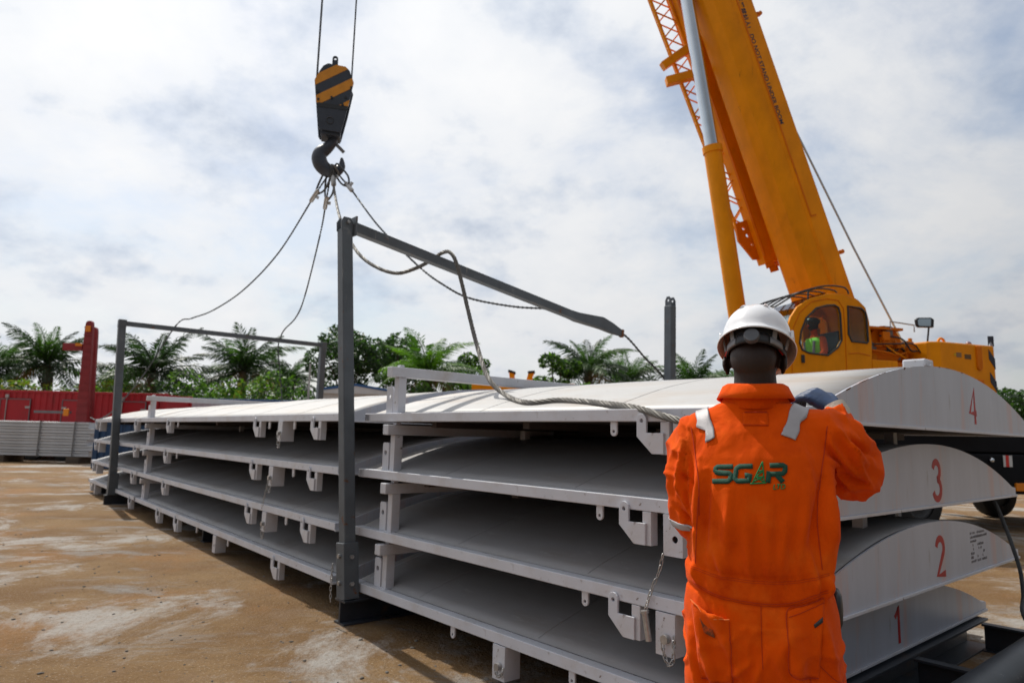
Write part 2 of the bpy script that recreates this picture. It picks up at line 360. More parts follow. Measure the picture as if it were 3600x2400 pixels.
    def mesh(s, name, smooth=None):
        me = bpy.data.meshes.new(name); me.from_pydata(s.v, [], s.f)
        bm = bmesh.new(); bm.from_mesh(me); bmesh.ops.recalc_face_normals(bm, faces=bm.faces); bm.to_mesh(me); bm.free()
        if smooth is not None:
            me.shade_smooth(); me.set_sharp_from_angle(angle=R(smooth))
        return me
    def build(s, name, material, parent=None, smooth=None, bevel=0.0, solid=0.0):
        return obj(name, s.mesh(name, smooth), material, parent, bevel, solid)

def obj(name, me, material, parent=None, bevel=0.0, solid=0.0):
    if material and not me.materials: me.materials.append(material)
    o = bpy.data.objects.new(name, me); COL.objects.link(o); o.parent = parent
    if solid:
        md = o.modifiers.new('solid', 'SOLIDIFY'); md.thickness = solid; md.offset = 0
    if bevel:
        md = o.modifiers.new('bevel', 'BEVEL'); md.width = bevel; md.segments = 2; md.limit_method = 'ANGLE'; md.angle_limit = R(40)
    return o
def tag(o, label=None, cat=None, group=None, kind=None):
    if label: o['label'] = label
    if cat: o['category'] = cat
    if group: o['group'] = group
    if kind: o['kind'] = kind
    return o
def empty(name, loc, rz=0.0, label=None, cat=None, group=None):
    o = bpy.data.objects.new(name, None); COL.objects.link(o); o.location = loc; o.rotation_euler = (0, 0, rz); o.empty_display_size = 0.2
    return tag(o, label, cat, group)
def circle(cx, cy, r, n=14): return [(cx + r * math.cos(2 * math.pi * i / n), cy + r * math.sin(2 * math.pi * i / n)) for i in range(n)]
def smooth_path(pts, step=0.03):
    """Catmull-Rom through pts, resampled"""
    P = [V3(p) for p in pts]; P = [P[0] * 2 - P[1]] + P + [P[-1] * 2 - P[-2]]; out = []
    for i in range(1, len(P) - 2):
        a, b, c, d = P[i - 1:i + 3]; n = max(2, int((c - b).length / step))
        for k in range(n):
            t = k / n
            out.append(0.5 * ((2 * b) + (c - a) * t + (2 * a - 5 * b + 4 * c - d) * t * t + (3 * b - a - 3 * c + d) * t ** 3))
    out.append(P[-2]); return out
def wire_rope(mb, path, r, lay=0.11, strands=6, n=5):
    """laid rope: strands twisted round the path"""
    rs = r * 0.355; ro = r * 0.645; L = 0.0; T = []; fr = None
    for i, p in enumerate(path):
        t = (path[min(i + 1, len(path) - 1)] - path[max(i - 1, 0)]).normalized()
        if fr is None:
            a = V3((0, 0, 1)) if abs(t.z) < 0.9 else V3((1, 0, 0)); fr = t.cross(a).normalized()
        else: fr = (fr - t * fr.dot(t)).normalized()
        if i: L += (p - path[i - 1]).length
        T.append((p, fr.copy(), t.cross(fr), L))
    mb.tube(path, r * 0.42, 6)
    for k in range(strands):
        mb.tube([p + (a * math.cos(2 * math.pi * (l / lay + k / strands)) + b * math.sin(2 * math.pi * (l / lay + k / strands))) * ro for p, a, b, l in T], rs, n)
    return mb
def clip(poly, a, b, c):
    """keep a*x+b*y<=c"""
    out = []
    for i in range(len(poly)):
        p, q = poly[i], poly[(i + 1) % len(poly)]; dp = a * p[0] + b * p[1] - c; dq = a * q[0] + b * q[1] - c
        if dp <= 0: out.append(p)
        if dp * dq < 0:
            t = dp / (dp - dq); out.append((p[0] + t * (q[0] - p[0]), p[1] + t * (q[1] - p[1])))
    return out
def stroke(mb, pts, w, to3, h=0.0015):
    """a painted stroke: mitred ribbon along 2D pts, laid as a thin solid"""
    n = len(pts); L = []; Rr = []
    for i in range(n):
        a = V3((*pts[max(i - 1, 0)], 0)); b = V3((*pts[min(i + 1, n - 1)], 0)); t = (b - a).normalized(); nn = V3((-t.y, t.x, 0))
        p = V3((*pts[i], 0)); L.append(p + nn * w / 2); Rr.append(p - nn * w / 2)
    vs = [to3(p.x, p.y, t) for t in (0, h) for lst in (L, Rr) for p in lst]; fs = []
    for i in range(n - 1):
        fs += [(i, i + 1, n + i + 1, n + i), (2 * n + i, 3 * n + i, 3 * n + i + 1, 2 * n + i + 1), (i, 2 * n + i, 2 * n + i + 1, i + 1), (n + i, n + i + 1, 3 * n + i + 1, 3 * n + i)]
    return mb.add(vs, fs)
def text_mesh(body, size, extrude=0.002, bold=0.0):
    cu = bpy.data.curves.new('lettering', 'FONT'); cu.body = body; cu.size = size; cu.extrude = extrude; cu.offset = bold; cu.align_x = 'LEFT'; cu.resolution_u = 3
    o = bpy.data.objects.new('lettering', cu); COL.objects.link(o); bpy.context.view_layer.update()
    me = bpy.data.meshes.new_from_object(o.evaluated_get(bpy.context.evaluated_depsgraph_get()))
    bpy.data.objects.remove(o); bpy.data.curves.remove(cu); return me
def blend(mb, voxel, smooth_it=4, fac=0.6):
    """union of overlapping closed shapes into one continuous skin"""
    me = mb.mesh('tmp'); o = bpy.data.objects.new('tmp', me); COL.objects.link(o)
    a = o.modifiers.new('r', 'REMESH'); a.mode = 'VOXEL'; a.voxel_size = voxel
    b = o.modifiers.new('s', 'SMOOTH'); b.factor = fac; b.iterations = smooth_it
    bpy.context.view_layer.update()
    out = bpy.data.meshes.new_from_object(o.evaluated_get(bpy.context.evaluated_depsgraph_get()))
    bpy.data.objects.remove(o); bpy.data.meshes.remove(me); out.materials.clear(); out.shade_smooth(); return out
def ering(c, rx, ry, n=28, p=2.3, rot=None):
    out = []
    for i in range(n):
        a = 2 * math.pi * i / n; x = math.copysign(abs(math.cos(a)) ** (2 / p), math.cos(a)) * rx; y = math.copysign(abs(math.sin(a)) ** (2 / p), math.sin(a)) * ry
        v = V3((x, y, 0))
        if rot is not None: v = rot @ v
        out.append(V3(c) + v)
    return out

# ------------------------------------------------------------------ the setting: ground
mb = MB()
def gpt(x, y): return (x, y, 0.012 * noise.noise(V3((x * 0.5, y * 0.5, 0))) if abs(x) < 40 and y < 45 else 0.0)
xs = [-1500, -400, -120, -60, -40] + [-30 + i * 0.75 for i in range(81)] + [40, 60, 120, 400, 1500]
ys = [-60, -20, -6] + [-3 + i * 0.75 for i in range(61)] + [50, 70, 120, 400, 2000]
w = len(xs)
mb.add([gpt(x, y) for y in ys for x in xs], [(j * w + i, j * w + i + 1, (j + 1) * w + i + 1, (j + 1) * w + i) for j in range(len(ys) - 1) for i in range(w - 1)])
tag(mb.build('ground', GROUND, smooth=60), kind='structure')
# loose stones scattered over the dirt
rnd = random.Random(3); mb = MB()
for i in range(2600):
    d = 2.6 + 17 * rnd.random() ** 1.5; a = R(-52 + 62 * rnd.random()); x, y = d * math.sin(a), d * math.cos(a)
    r = 0.003 + 0.011 * rnd.random() ** 4; M_ = Matrix.Rotation(rnd.random() * 6.3, 3, 'Z')
    mb.ellip((x, y, gpt(x, y)[2] + r * 0.25), (r * (0.8 + rnd.random()), r, r * 0.6), 6, 4, M_)
tag(mb.build('loose_stones', mat('stone_bits', (0.13, 0.115, 0.10), 0.9, var=0.5, vscale=3), smooth=None), 'dark loose pebbles scattered over the brown dirt', 'pebbles', kind='stuff')

# ------------------------------------------------------------------ the stacked arched panels
W, RAILH, RISE = 3.6, 0.065, 0.30
def arch(x): return 0.062 + RISE * (1 - ((x - W / 2) / (W / 2 - 0.085)) ** 2)
def chain_link_mesh():
    mb = MB(); pts = []
    for i in range(14):
        a = 2 * math.pi * i / 14; pts.append((0.0075 * math.cos(a), 0, 0.0085 * math.sin(a) + (0.009 if math.sin(a) > 0 else -0.009)))
    mb.tube(pts, 0.0028, 6, closed=True); me = mb.mesh('chain_link', 60); me.materials.append(ZINC); return me
LINK = chain_link_mesh()
def chain(parent, path, step=0.027):
    e = empty('chain', (0, 0, 0)); e.parent = parent; P = smooth_path(path, step)
    for i in range(len(P) - 1):
        d = (P[i + 1] - P[i]); o = obj('chain_link', LINK, None, e); o.location = (P[i] + P[i + 1]) / 2
        o.rotation_mode = 'QUATERNION'; o.rotation_quaternion = d.to_track_quat('Z', 'Y') @ Matrix.Rotation(R(90) * (i % 2) + 0.5, 3, 'Z').to_quaternion()
    return e
def yz(x0):   # plate lying in local y,z, thickness along x
    return lambda a, b, t: V3((x0 + t, a, b))
HOOKP = [(-0.05, -0.16), (-0.05, -0.055), (0.055, -0.055), (0.055, 0.012)] + [(0.085 + 0.03 * math.cos(R(180 - k * 30)), 0.012 + 0.03 * math.sin(R(180 - k * 30))) for k in range(1, 6)] + [(0.115, 0.012), (0.115, -0.075), (0.02, -0.16)]
mb = MB(); mb.holed(HOOKP, [circle(0.085, 0.006, 0.011, 10)], yz(-0.016), 0.014)
HOOK_ME = mb.mesh('hook_plate'); HOOK_ME.materials.append(WHITE)
mb = MB(); mb.box(-0.0, 0.055, -0.105, -0.052, -0.165, -0.002); HBOX_ME = mb.mesh('bracket_post'); HBOX_ME.materials.append(WHITE)
def socket_mesh(name):
    mb = MB()
    mb.holed([(-0.055, -0.195), (0.055, -0.195), (0.055, -0.002), (-0.055, -0.002)], [circle(-0.012, -0.115, 0.017, 12)], yz(-0.012), 0.008)
    mb.box(-0.004, 0.11, -0.055, -0.047, -0.195, -0.002); mb.box(-0.004, 0.11, 0.047, 0.055, -0.195, -0.002)
    mb.box(0.102, 0.11, -0.047, 0.047, -0.195, -0.002); mb.box(-0.004, 0.102, -0.047, 0.047, -0.195, -0.187)
    me = mb.mesh(name); me.materials.append(WHITE); return me
SOCK_ME = socket_mesh('leg_socket')
tab_o = [(-0.022, 0)] + [(0.022 * math.cos(R(180 + k * 22.5)), -0.055 + 0.022 * math.sin(R(180 + k * 22.5))) for k in range(9)] + [(0.022, 0)]
mb = MB(); mb.holed(tab_o, [circle(0, -0.052, 0.0085, 10)], yz(0.0), 0.012); TAB_ME = mb.mesh('lug_tab'); TAB_ME.materials.append(WHITE)
lug_o = [(-0.045, 0), (-0.045, 0.19), (-0.035, 0.215), (0.035, 0.215), (0.045, 0.2), (0.045, 0)]
mb = MB(); mb.holed(lug_o, [circle(0.003, 0.135, 0.02, 12)], yz(0.0), 0.016); LUG_ME = mb.mesh('lifting_lug'); LUG_ME.materials.append(WHITE)

def panel(loc, rz, L, label, group, sockets=(), hooks=(), tabs=(), stub_y=None, seed=0, number=None, gap=0.445):
    top_ = gap == 0
    gap = gap or 0.45
    p = empty('arched_panel', loc, rz, label, 'steel panel', group)
    mb = MB(); mb.box(0, 0.075, 0, L, 0, RAILH)
    ra = mb.build('rail', WHITE, p, bevel=0.004)
    mb = MB(); mb.box(W - 0.075, W, 0, L, 0, RAILH); mb.build('rail', WHITE, p, bevel=0.004)
    mb = MB(); mb.box(0.0, W, L - 0.075, L, 0.003, RAILH - 0.004); mb.build('rail', WHITE, p, bevel=0.004)
    # arched cover sheet with faint dents
    mb = MB(); nx, ny = 36, max(8, int(L * 3))
    def P(a, b):
        x = 0.085 + a * (W - 0.17); y = 0.012 + b * (L - 0.018)
        return (x, y, arch(x) + 0.008 * noise.noise(V3((x * 1.3 + seed * 5, y * 1.3, seed))) * math.sin(math.pi * a))
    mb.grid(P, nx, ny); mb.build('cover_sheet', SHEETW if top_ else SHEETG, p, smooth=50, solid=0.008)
    for k in range(1, int(L / 1.25) + 1):
        yk = k * 1.22 - 0.1 * math.sin(seed * 3 + k)
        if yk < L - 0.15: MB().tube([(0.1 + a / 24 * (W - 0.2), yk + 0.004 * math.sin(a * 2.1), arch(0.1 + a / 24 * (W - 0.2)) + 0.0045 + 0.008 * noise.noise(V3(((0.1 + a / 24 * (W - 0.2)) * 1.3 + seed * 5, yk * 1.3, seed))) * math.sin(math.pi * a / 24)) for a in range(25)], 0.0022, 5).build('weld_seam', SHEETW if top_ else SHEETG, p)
    # flat weld strip between rail and sheet
    mb = MB(); mb.box(0.0752, 0.10, 0.01, L - 0.08, 0.02, 0.05); mb.build('weld_strip', WHITE, p)
    # end plates
    prof = [(0.0, 0.0), (W, 0.0), (W, RAILH - 0.004)] + [(x, arch(x) + 0.006) for x in [W - 0.085 - i * (W - 0.17) / 40 for i in range(41)]] + [(0.0, RAILH - 0.004)]
    xz = lambda y0: (lambda a, b, t: V3((a, y0 + t, b)))
    mb = MB(); mb.prism(prof, xz(-0.010), 0.010); ep = mb.build('end_plate', PLATEW, p)
    mb = MB(); mb.box(0.0, W, -0.022, -0.0102, -0.004, 0.012); mb.build('flange', WHITE, ep, bevel=0.002)
    mb = MB(); mb.prism([(a, b - 0.002) for a, b in prof], xz(L - 0.09), 0.010); mb.build('end_plate', PLATEW, p)
    # underside: floor sheet and two stiffeners
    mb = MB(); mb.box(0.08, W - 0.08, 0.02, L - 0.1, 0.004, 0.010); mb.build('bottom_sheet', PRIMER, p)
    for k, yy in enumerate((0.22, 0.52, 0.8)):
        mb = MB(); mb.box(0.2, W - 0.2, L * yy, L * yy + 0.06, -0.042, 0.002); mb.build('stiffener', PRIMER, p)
    if not top_:
        for x, y in ((1.35, 0.18), (2.15, 0.30), (1.6, L * 0.5), (1.2, L * 0.8), (2.5, L * 0.8)):
            zt = arch(x); mb = MB(); mb.box(x - 0.03, x + 0.03, y, y + 0.06, zt - 0.01, gap); mb.build('bearer_leg', WHITE, p)
    if not top_:
        mb = MB(); mb.box(1.77, 1.83, 0.42, L - 0.45, arch(1.8) - 0.012, gap - 0.0005); mb.build('gap_light_block', PRIMER, p)  # added beam that blocks light from the far side and darkens the gap
    for y in hooks:
        o = obj('hook_plate', HOOK_ME, None, p, 0.0015); o.location = (0, y, -0.003)
        o = obj('bracket_post', HBOX_ME, None, p, 0.003); o.location = (0, y + 0.03, 0)
    for y in sockets:
        o = obj('leg_socket', SOCK_ME, None, p); o.location = (0.004, y, 0)
    for y in tabs:
        o = obj('lug_tab', TAB_ME, None, p, 0.001); o.location = (0.02, y, -0.001)
    if stub_y is not None:
        for x in (0.05, W - 0.12):
            mb = MB(); mb.box(x, x + 0.075, stub_y, stub_y + 0.06, RAILH, gap - 0.1); s = mb.build('stub_post', WHITE, p, bevel=0.004)
            mb = MB(); mb.box(x - 0.012, x + 0.09, stub_y - 0.018, stub_y + 0.078, RAILH, RAILH + 0.008); mb.build('foot_plate', WHITE, s)
            o = obj('lifting_lug', LUG_ME, None, p, 0.001); o.location = (x - 0.004, stub_y + 0.118, RAILH + 0.001)
        mb = MB(); mb.box(-0.02, W + 0.02, stub_y - 0.012, stub_y + 0.066, gap - 0.099, gap - 0.02); cb = mb.build('cross_bar', WHITE, p, bevel=0.005)
        mb = MB(); mb.box(0.06, 0.105, stub_y + 0.005, stub_y + 0.05, gap - 0.02, gap - 0.001); mb.build('stop_block', WHITE, cb, bevel=0.006)
    if number:
        cx, z0, pts, wd = number
        mb = MB(); stroke(mb, pts, wd, lambda a, b, t: V3((cx + a, -0.0101 - t, z0 + b)), 0.0012); n_ = mb.build('painted_number', REDPT, ep)
    return p

def arc(cx, cy, rx, ry, a0, a1, n=9): return [(cx + rx * math.cos(R(a0 + (a1 - a0) * i / n)), cy + ry * math.sin(R(a0 + (a1 - a0) * i / n))) for i in range(n + 1)]
NUM1 = [(-0.055, 0.155), (0.0, 0.215), (0.0, 0.0)]
NUM2 = arc(0, 0.165, 0.062, 0.055, 170, -35, 12) + [(-0.06, 0.012), (0.075, 0.012)]
NUM3 = arc(0, 0.165, 0.058, 0.053, 165, -80, 12) + arc(0, 0.056, 0.066, 0.058, 78, -165, 12)
NUM4 = [(0.045, 0.0), (0.045, 0.215), (-0.055, 0.068), (0.075, 0.068)]
def at(u, v, z=0.0): p = U * u + V * v; return V3((p.x, p.y, z))
R_H = [0.225, 0.645, 1.10, 1.545]
GR = 'white arched panels in the near stack'
pn = {}
pn[1] = panel(at(1.73, 2.79, R_H[0]), YAW, 3.36, 'lowest white arched panel, red number 1 painted on its end', GR, sockets=(1.52,), hooks=(), tabs=(0.95, 2.02), stub_y=2.92, seed=1, gap=0.415, number=(1.88, 0.045, NUM1, 0.036))
pn[2] = panel(at(1.50, 2.80, R_H[1]), YAW, 3.60, 'white arched panel with red number 2 and faded black stencil', GR, sockets=(0.56,), hooks=(0.79,), tabs=(1.10,), stub_y=3.13, seed=2, gap=0.45, number=(1.93, 0.045, NUM2, 0.040))
pn[3] = panel(at(1.49, 2.81, R_H[2]), YAW, 3.61, 'white arched panel with red number 3 on its pink-tinged end', GR, sockets=(0.53,), hooks=(0.74,), tabs=(1.02,), stub_y=3.16, seed=3, gap=0.44, number=(1.90, 0.045, NUM3, 0.040))
pn[4] = panel(at(1.36, 2.84, R_H[3]), YAW, 3.74, 'topmost near white arched panel, red number 4 on its rusty-edged end', GR, sockets=(0.62,), hooks=(0.78,), tabs=(1.08,), stub_y=3.32, seed=4, gap=0, number=(2.17, 0.055, NUM4, 0.036))
# numbers 1-4 share a red paint; number 4 has the gap of a stencil
# rust along the arched edge of the top panel's end plate, and a lifting block on its crown
ep4 = [c for c in pn[4].children if c.name.startswith('end_plate')][0]
rd = random.Random(5); mb = MB(); x = 0.35
while x < 2.1:
    wl_ = 0.015 + 0.10 * rd.random() ** 2; x2 = min(x + wl_, 2.2); dp = 0.002 + 0.007 * rd.random() ** 2; n = 4
    poly = [(x + (x2 - x) * i / n, arch(x + (x2 - x) * i / n) + 0.0075) for i in range(n + 1)]
    low = [(a, b - dp * (0.4 + rd.random())) for a, b in poly[::-1]]; low[0] = (poly[-1][0], poly[-1][1] - 0.002); low[-1] = (poly[0][0], poly[0][1] - 0.002)
    mb.prism(poly + low, lambda a, b, t: V3((a, -0.0105 - t, b)), 0.0012); x = x2 + 0.30 * rd.random() ** 1.5
mb.build('rust_edge', RUST, ep4)
mb = MB(); mb.box(1.93, 2.07, 0.16, 0.30, arch(2.0) + 0.002, arch(2.0) + 0.10); blk = mb.build('lifting_block', WHITE, pn[4], bevel=0.012)
mb = MB(); mb.cyl((1.99, 0.1605, arch(2.0) + 0.035), (1.99, 0.145, arch(2.0) + 0.035), 0.033, 18); mb.build('bolt_head', WHITE, blk, smooth=40)
# faded stencil on plate 2: the lines cannot be read, only their lengths and places
ep2 = [c for c in pn[2].children if c.name.startswith('end_plate')][0]
rows = [(0, 0.10), (0.14, 0.16, 1), (0, 0.36, 2), (0, 0.11, 3), (0.12, 0.14, 4), (0, 0.05, 4), (0.16, 0.07, 5), (0, 0.05, 5), (0, 0.07, 6), (0.26, 0.02, 6), (0, 0.05, 7), (0.13, 0.02, 7), (0.22, 0.02, 7), (0, 0.32, 8)]
rd = random.Random(9); mb = MB()
for i, rw in enumerate(rows):
    x0, ln = rw[0], rw[1]; k = rw[2] if len(rw) > 2 else 1; x = x0; zz = 0.245 - (k - 1) * 0.0255
    while x < x0 + ln:
        cw = 0.012 + 0.008 * rd.random(); h0 = 0.013 + 0.003 * rd.random()
        if rd.random() < 0.9:
            for q in range(rd.choice((2, 3))):
                mb.box(2.50 + x + q * cw / 3, 2.50 + x + q * cw / 3 + cw * 0.17, -0.0108, -0.0103, zz, zz + h0)
            mb.box(2.50 + x, 2.50 + x + cw * 0.75, -0.01095, -0.01085, zz + h0 * rd.choice((0.0, 0.45, 0.8)), zz + h0 * rd.choice((0.15, 0.6, 0.99)) + 0.0015)
        x += cw + 0.003
mb.build('stencil_print', INK, ep2)
# chains and pins hanging on the near panels
def pin(parent, p, q, r=0.016):
    mb = MB(); mb.tube([p, q], r, 14); mb.tube([V3(p), V3(p) + (V3(p) - V3(q)).normalized() * 0.012], r * 1.35, 14); return mb.build('locking_pin', ZINC, parent, smooth=40)
chain(pn[3], [(-0.012, 0.585, -0.19), (-0.02, 0.60, -0.27), (-0.022, 0.635, -0.34), (-0.026, 0.665, -0.42), (-0.03, 0.675, -0.465)])
pin(pn[3], (-0.035, 0.675, -0.475), (-0.03, 0.655, -0.60))
def headed_pin(parent, y):
    mb = MB(); mb.tube([(-0.034, y - 0.012, -0.115), (0.02, y - 0.012, -0.115)], 0.012, 14); mb.tube([(-0.038, y - 0.012, -0.115), (-0.012, y - 0.012, -0.115)], 0.021, 18); mb.build('locking_pin', ZINC, parent, smooth=40)
headed_pin(pn[2], 0.56)
chain(pn[2], [(-0.03, 0.56, -0.135), (-0.03, 0.55, -0.185), (-0.028, 0.525, -0.222), (-0.024, 0.505, -0.20), (-0.018, 0.505, -0.14), (-0.014, 0.507, -0.10)])
headed_pin(pn[1], 1.52)
chain(pn[1], [(-0.03, 1.52, -0.135), (-0.03, 1.50, -0.165), (-0.026, 1.475, -0.15), (-0.016, 1.47, -0.125)])

# the long stack left of the near frame and the far stack beyond it (turned a little less)
YL = R(39.1)
UL = V3((-math.sin(YL), math.cos(YL), 0)); VL = V3((math.cos(YL), math.sin(YL), 0)); B0 = V3((-1.416, 5.812, 0))
def atl(t, v, z=0.0): p = B0 + UL * t + VL * v; return V3((p.x, p.y, z))
G2, G3 = 'white arched panels in the middle stack', 'white arched panels in the far stack'
GAPS = [0.415, 0.45, 0.44, 0]
OFF = [0.0, 0.0, 0.0, -0.02]
order = ['lowest', 'second from bottom', 'second from top', 'topmost']
SOCK = [(3.15,), (1.60,), (1.50,), (1.28,)]; HK = [(1.20, 4.9, 5.95), (0.55, 2.05, 5.75), (0.48, 2.0, 5.8), (0.42, 1.92, 5.7)]; TB = [(2.75, 4.0), (1.1,), (1.0, 5.3), (1.0, 1.66, 5.3)]
for i in range(4):
    pm = panel(atl(0.02, OFF[i], R_H[i]), YL, 7.66 + 0.04 * i, f'{order[i]} long white arched panel of the middle stack, between the two grey frames', G2, sockets=SOCK[i], hooks=HK[i], tabs=TB[i], stub_y=7.25, seed=20 + i, gap=GAPS[i])
    if i in (1, 2, 3):
        y0 = SOCK[i][0]; headed_pin(pm, y0)
        chain(pm, [(-0.03, y0, -0.135), (-0.03, y0 - 0.02, -0.23), (-0.024, y0 - 0.045, -0.25), (-0.016, y0 - 0.05, -0.13)])
    if i == 2: chain(pm, [(-0.012, y0 + 0.06, -0.19), (-0.02, y0 + 0.09, -0.3), (-0.03, y0 + 0.12, -0.43)])
    panel(atl(7.86, OFF[i] + 0.02, R_H[i]), YL, 4.85 - 0.06 * i, f'{order[i]} white arched panel of the stack farthest left, past the far frame', G3, sockets=(3.9,), hooks=(0.25, 4.35), tabs=(), stub_y=None, seed=40 + i, gap=GAPS[i])

# dark bearer beams lying on the ground under the stacks
mb = MB(); k = 0
for u, v0, v1, A, lab in ((1.98, 2.95, 6.5, at, 'dark steel bearer beam under the numbered end of the near stack'), (4.98, 2.645, 7.3, at, 'dark steel foot beam carrying the near grey frame'),
                          (4.2, 0.15, 3.9, atl, 'dark bearer beam under the middle of the long panel stack'), (9.62, -0.14, 4.2, atl, 'dark foot beam carrying the far grey frame'), (12.2, 0.1, 3.5, atl, 'dark bearer beam under the farthest left panels')):
    b = empty('bearer_beam', A(u, v0), YAW if A is at else YL, lab, 'steel beam', 'bearer beams under the panels')
    mb = MB(); mb.box(0, v1 - v0, -0.08, 0.08, 0.0, 0.014); mb.build('flange', DARKST, b)
    mb = MB(); mb.box(0, v1 - v0, -0.08, 0.08, 0.164, 0.18); mb.build('flange', DARKST, b, bevel=0.002)
    mb = MB(); mb.box(0, v1 - v0, -0.012, 0.012, 0.0142, 0.1638); mb.build('web', DARKST, b)

# dark steel skid in the right corner
sk = empty('steel_skid', at(1.0, 2.9), YAW, 'dark blue steel skid frame with round pipe, under the end marked 1', 'skid frame')
for y0, y1, z1 in ((0.66, 0.82, 0.205), (-0.9, -0.76, 0.20)):
    mb = MB(); mb.box(0.2, 3.3, y0, y1, z1 - 0.016, z1); mb.box(0.2, 3.3, y1 - 0.016, y1, 0.016, z1 - 0.0162); mb.box(0.2, 3.3, y0, y1, 0.0, 0.0158); mb.build('cross_channel', DARKST, sk, bevel=0.002)
for x in (0.25, 1.80, 3.12):
    mb = MB(); mb.box(x, x + 0.075, -0.758, 0.658, 0.176, 0.192); mb.box(x + 0.06, x + 0.075, -0.758, 0.658, 0.012, 0.1758); mb.box(x, x + 0.075, -0.758, 0.658, 0.0, 0.0118); lg = mb.build('side_channel', DARKST, sk, bevel=0.002)
    mb = MB(); mb.cyl((x + 0.035, 0.27, 0.192), (x + 0.035, 0.27, 0.204), 0.03, 14); mb.build('bolt_plate', ZINC, lg, smooth=40)
mb = MB(); mb.cyl((0.15, 0.13, 0.285), (3.7, 0.13, 0.285), 0.095, 28); mb.build('pipe', mat('blue_pipe', (0.028, 0.036, 0.046), 0.5, var=0.25, vscale=6, dirt=(0.3, 0.3, 0.3), dscale=12, dlo=0.66, dhi=0.72), sk, smooth=40)

# ------------------------------------------------------------------ grey portal frames
def post(parent, p, q, w_, d_, upv):
    mb = MB(); mb.beam(p, q, w_, d_, upv); o = mb.build('post', GREYP, parent, bevel=0.008)
    return o
nf = empty('portal_frame', at(5.18, 2.74), 0, 'near grey steel post with its broken top beam sagging across the panels', 'steel frame', 'grey portal frames')
def rel(p, e): return V3(p) - e.location
foot, top = V3(at(4.98, 2.71, 0.181)), V3((-1.445, 5.657, 3.16))
post(nf, rel(foot, nf), rel(top, nf), 0.098, 0.098, V)
dv = (top - foot).normalized()
mb = MB(); mb.beam(rel(foot, nf), rel(foot + dv * 0.42, nf), 0.128, 0.128, V); sk2 = mb.build('base_sleeve', GREYP, nf, bevel=0.004)
for h in (0.12, 0.32):
    for s_, dd in ((-1, -V), (1, -U)):
        c = foot + dv * h + (-V * 0.064 if s_ < 0 else -U * 0.064); mb = MB(); mb.cyl(rel(c, nf), rel(c + dd * 0.018, nf), 0.017, 6); mb.build('bolt', ZINC, sk2)
chain(nf, [rel(foot + dv * 0.26 - V * 0.1 + U * 0.05, nf), rel(foot + dv * 0.12 - V * 0.11 + U * 0.06, nf), rel(foot - dv * 0.02 - V * 0.12 + U * 0.05, nf)])
# ears at the top
for s_ in (-0.04, 0.04):
    pl = [(-0.055, -0.02), (0.055, -0.02), (0.055, 0.06), (0.03, 0.10), (-0.03, 0.10), (-0.055, 0.06)]
    mb = MB(); mb.holed(pl, [circle(0, 0.055, 0.014, 10)], lambda a, b, t, s_=s_: rel(top, nf) + V * a + dv * b + U * (s_ + t - 0.006), 0.012); mb.build('ear_plate', GREYP, nf)
mb = MB(); mb.cyl(rel(top + dv * 0.055 - U * 0.075, nf), rel(top + dv * 0.055 + U * 0.075, nf), 0.0135, 12); mb.build('hinge_pin', ZINC, nf, smooth=40)
b0 = top + V * 0.07 + dv * 0.035
mb = MB(); mb.beam(rel(top + V * 0.058 + dv * 0.03, nf), rel(top + V * 0.074 + dv * 0.03, nf), 0.17, 0.17); mb.build('end_plate', GREYP, nf, bevel=0.003)
# beam with a crumpled, flattened far end
bp0, bp1, bp2, bp3 = b0, V3((0.62, 7.43, 2.80)), V3((1.02, 7.77, 2.765)), V3((1.296, 8.02, 2.69))
def bring(c, d, w_, h_):
    x = d.cross(V3((0, 0, 1))).normalized(); z = x.cross(d); return [c + x * a * w_ / 2 + z * b * h_ / 2 for a, b in ((-1, -1), (1, -1), (1, 1), (-1, 1))]
dd = (bp1 - bp0).normalized()
mb = MB(); mb.rings([[rel(p, nf) for p in bring(c, d_, w_, h_)] for c, d_, w_, h_ in ((bp0, dd, 0.085, 0.085), (bp1, dd, 0.085, 0.085), (bp1 + dd * 0.12, dd, 0.10, 0.095), (bp2, dd, 0.07, 0.14), (bp2 + (bp3 - bp2) * 0.5, dd, 0.05, 0.125), (bp3, (bp3 - bp2).normalized(), 0.03, 0.075))])
mb.build('top_beam', GREYP, nf, bevel=0.006)
mb = MB(); mb.beam(rel(bp3 - dd * 0.02, nf), rel(bp3 + dd * 0.015, nf), 0.045, 0.09); mb.build('torn_flange', RUST, nf)

rf = empty('frame_post', at(5.22, 7.17), 0, 'single grey steel post standing behind the panels, left of the worker', 'steel post')
ft, tp = V3(at(5.22, 7.17, 0.181)), V3((2.02, 8.66, 3.16))
post(rf, rel(ft, rf), rel(tp, rf), 0.11, 0.11, V)
for s_ in (-0.045, 0.045):
    mb = MB(); mb.holed([(-0.045, -0.01), (0.045, -0.01), (0.045, 0.07), (0.02, 0.12), (-0.02, 0.12), (-0.045, 0.07)], [circle(0, 0.07, 0.016, 10)], lambda a, b, t, s_=s_: rel(tp, rf) + U * a + V3((0, 0, b)) + V * (s_ + t), 0.014); mb.build('ear_plate', GREYP, rf)

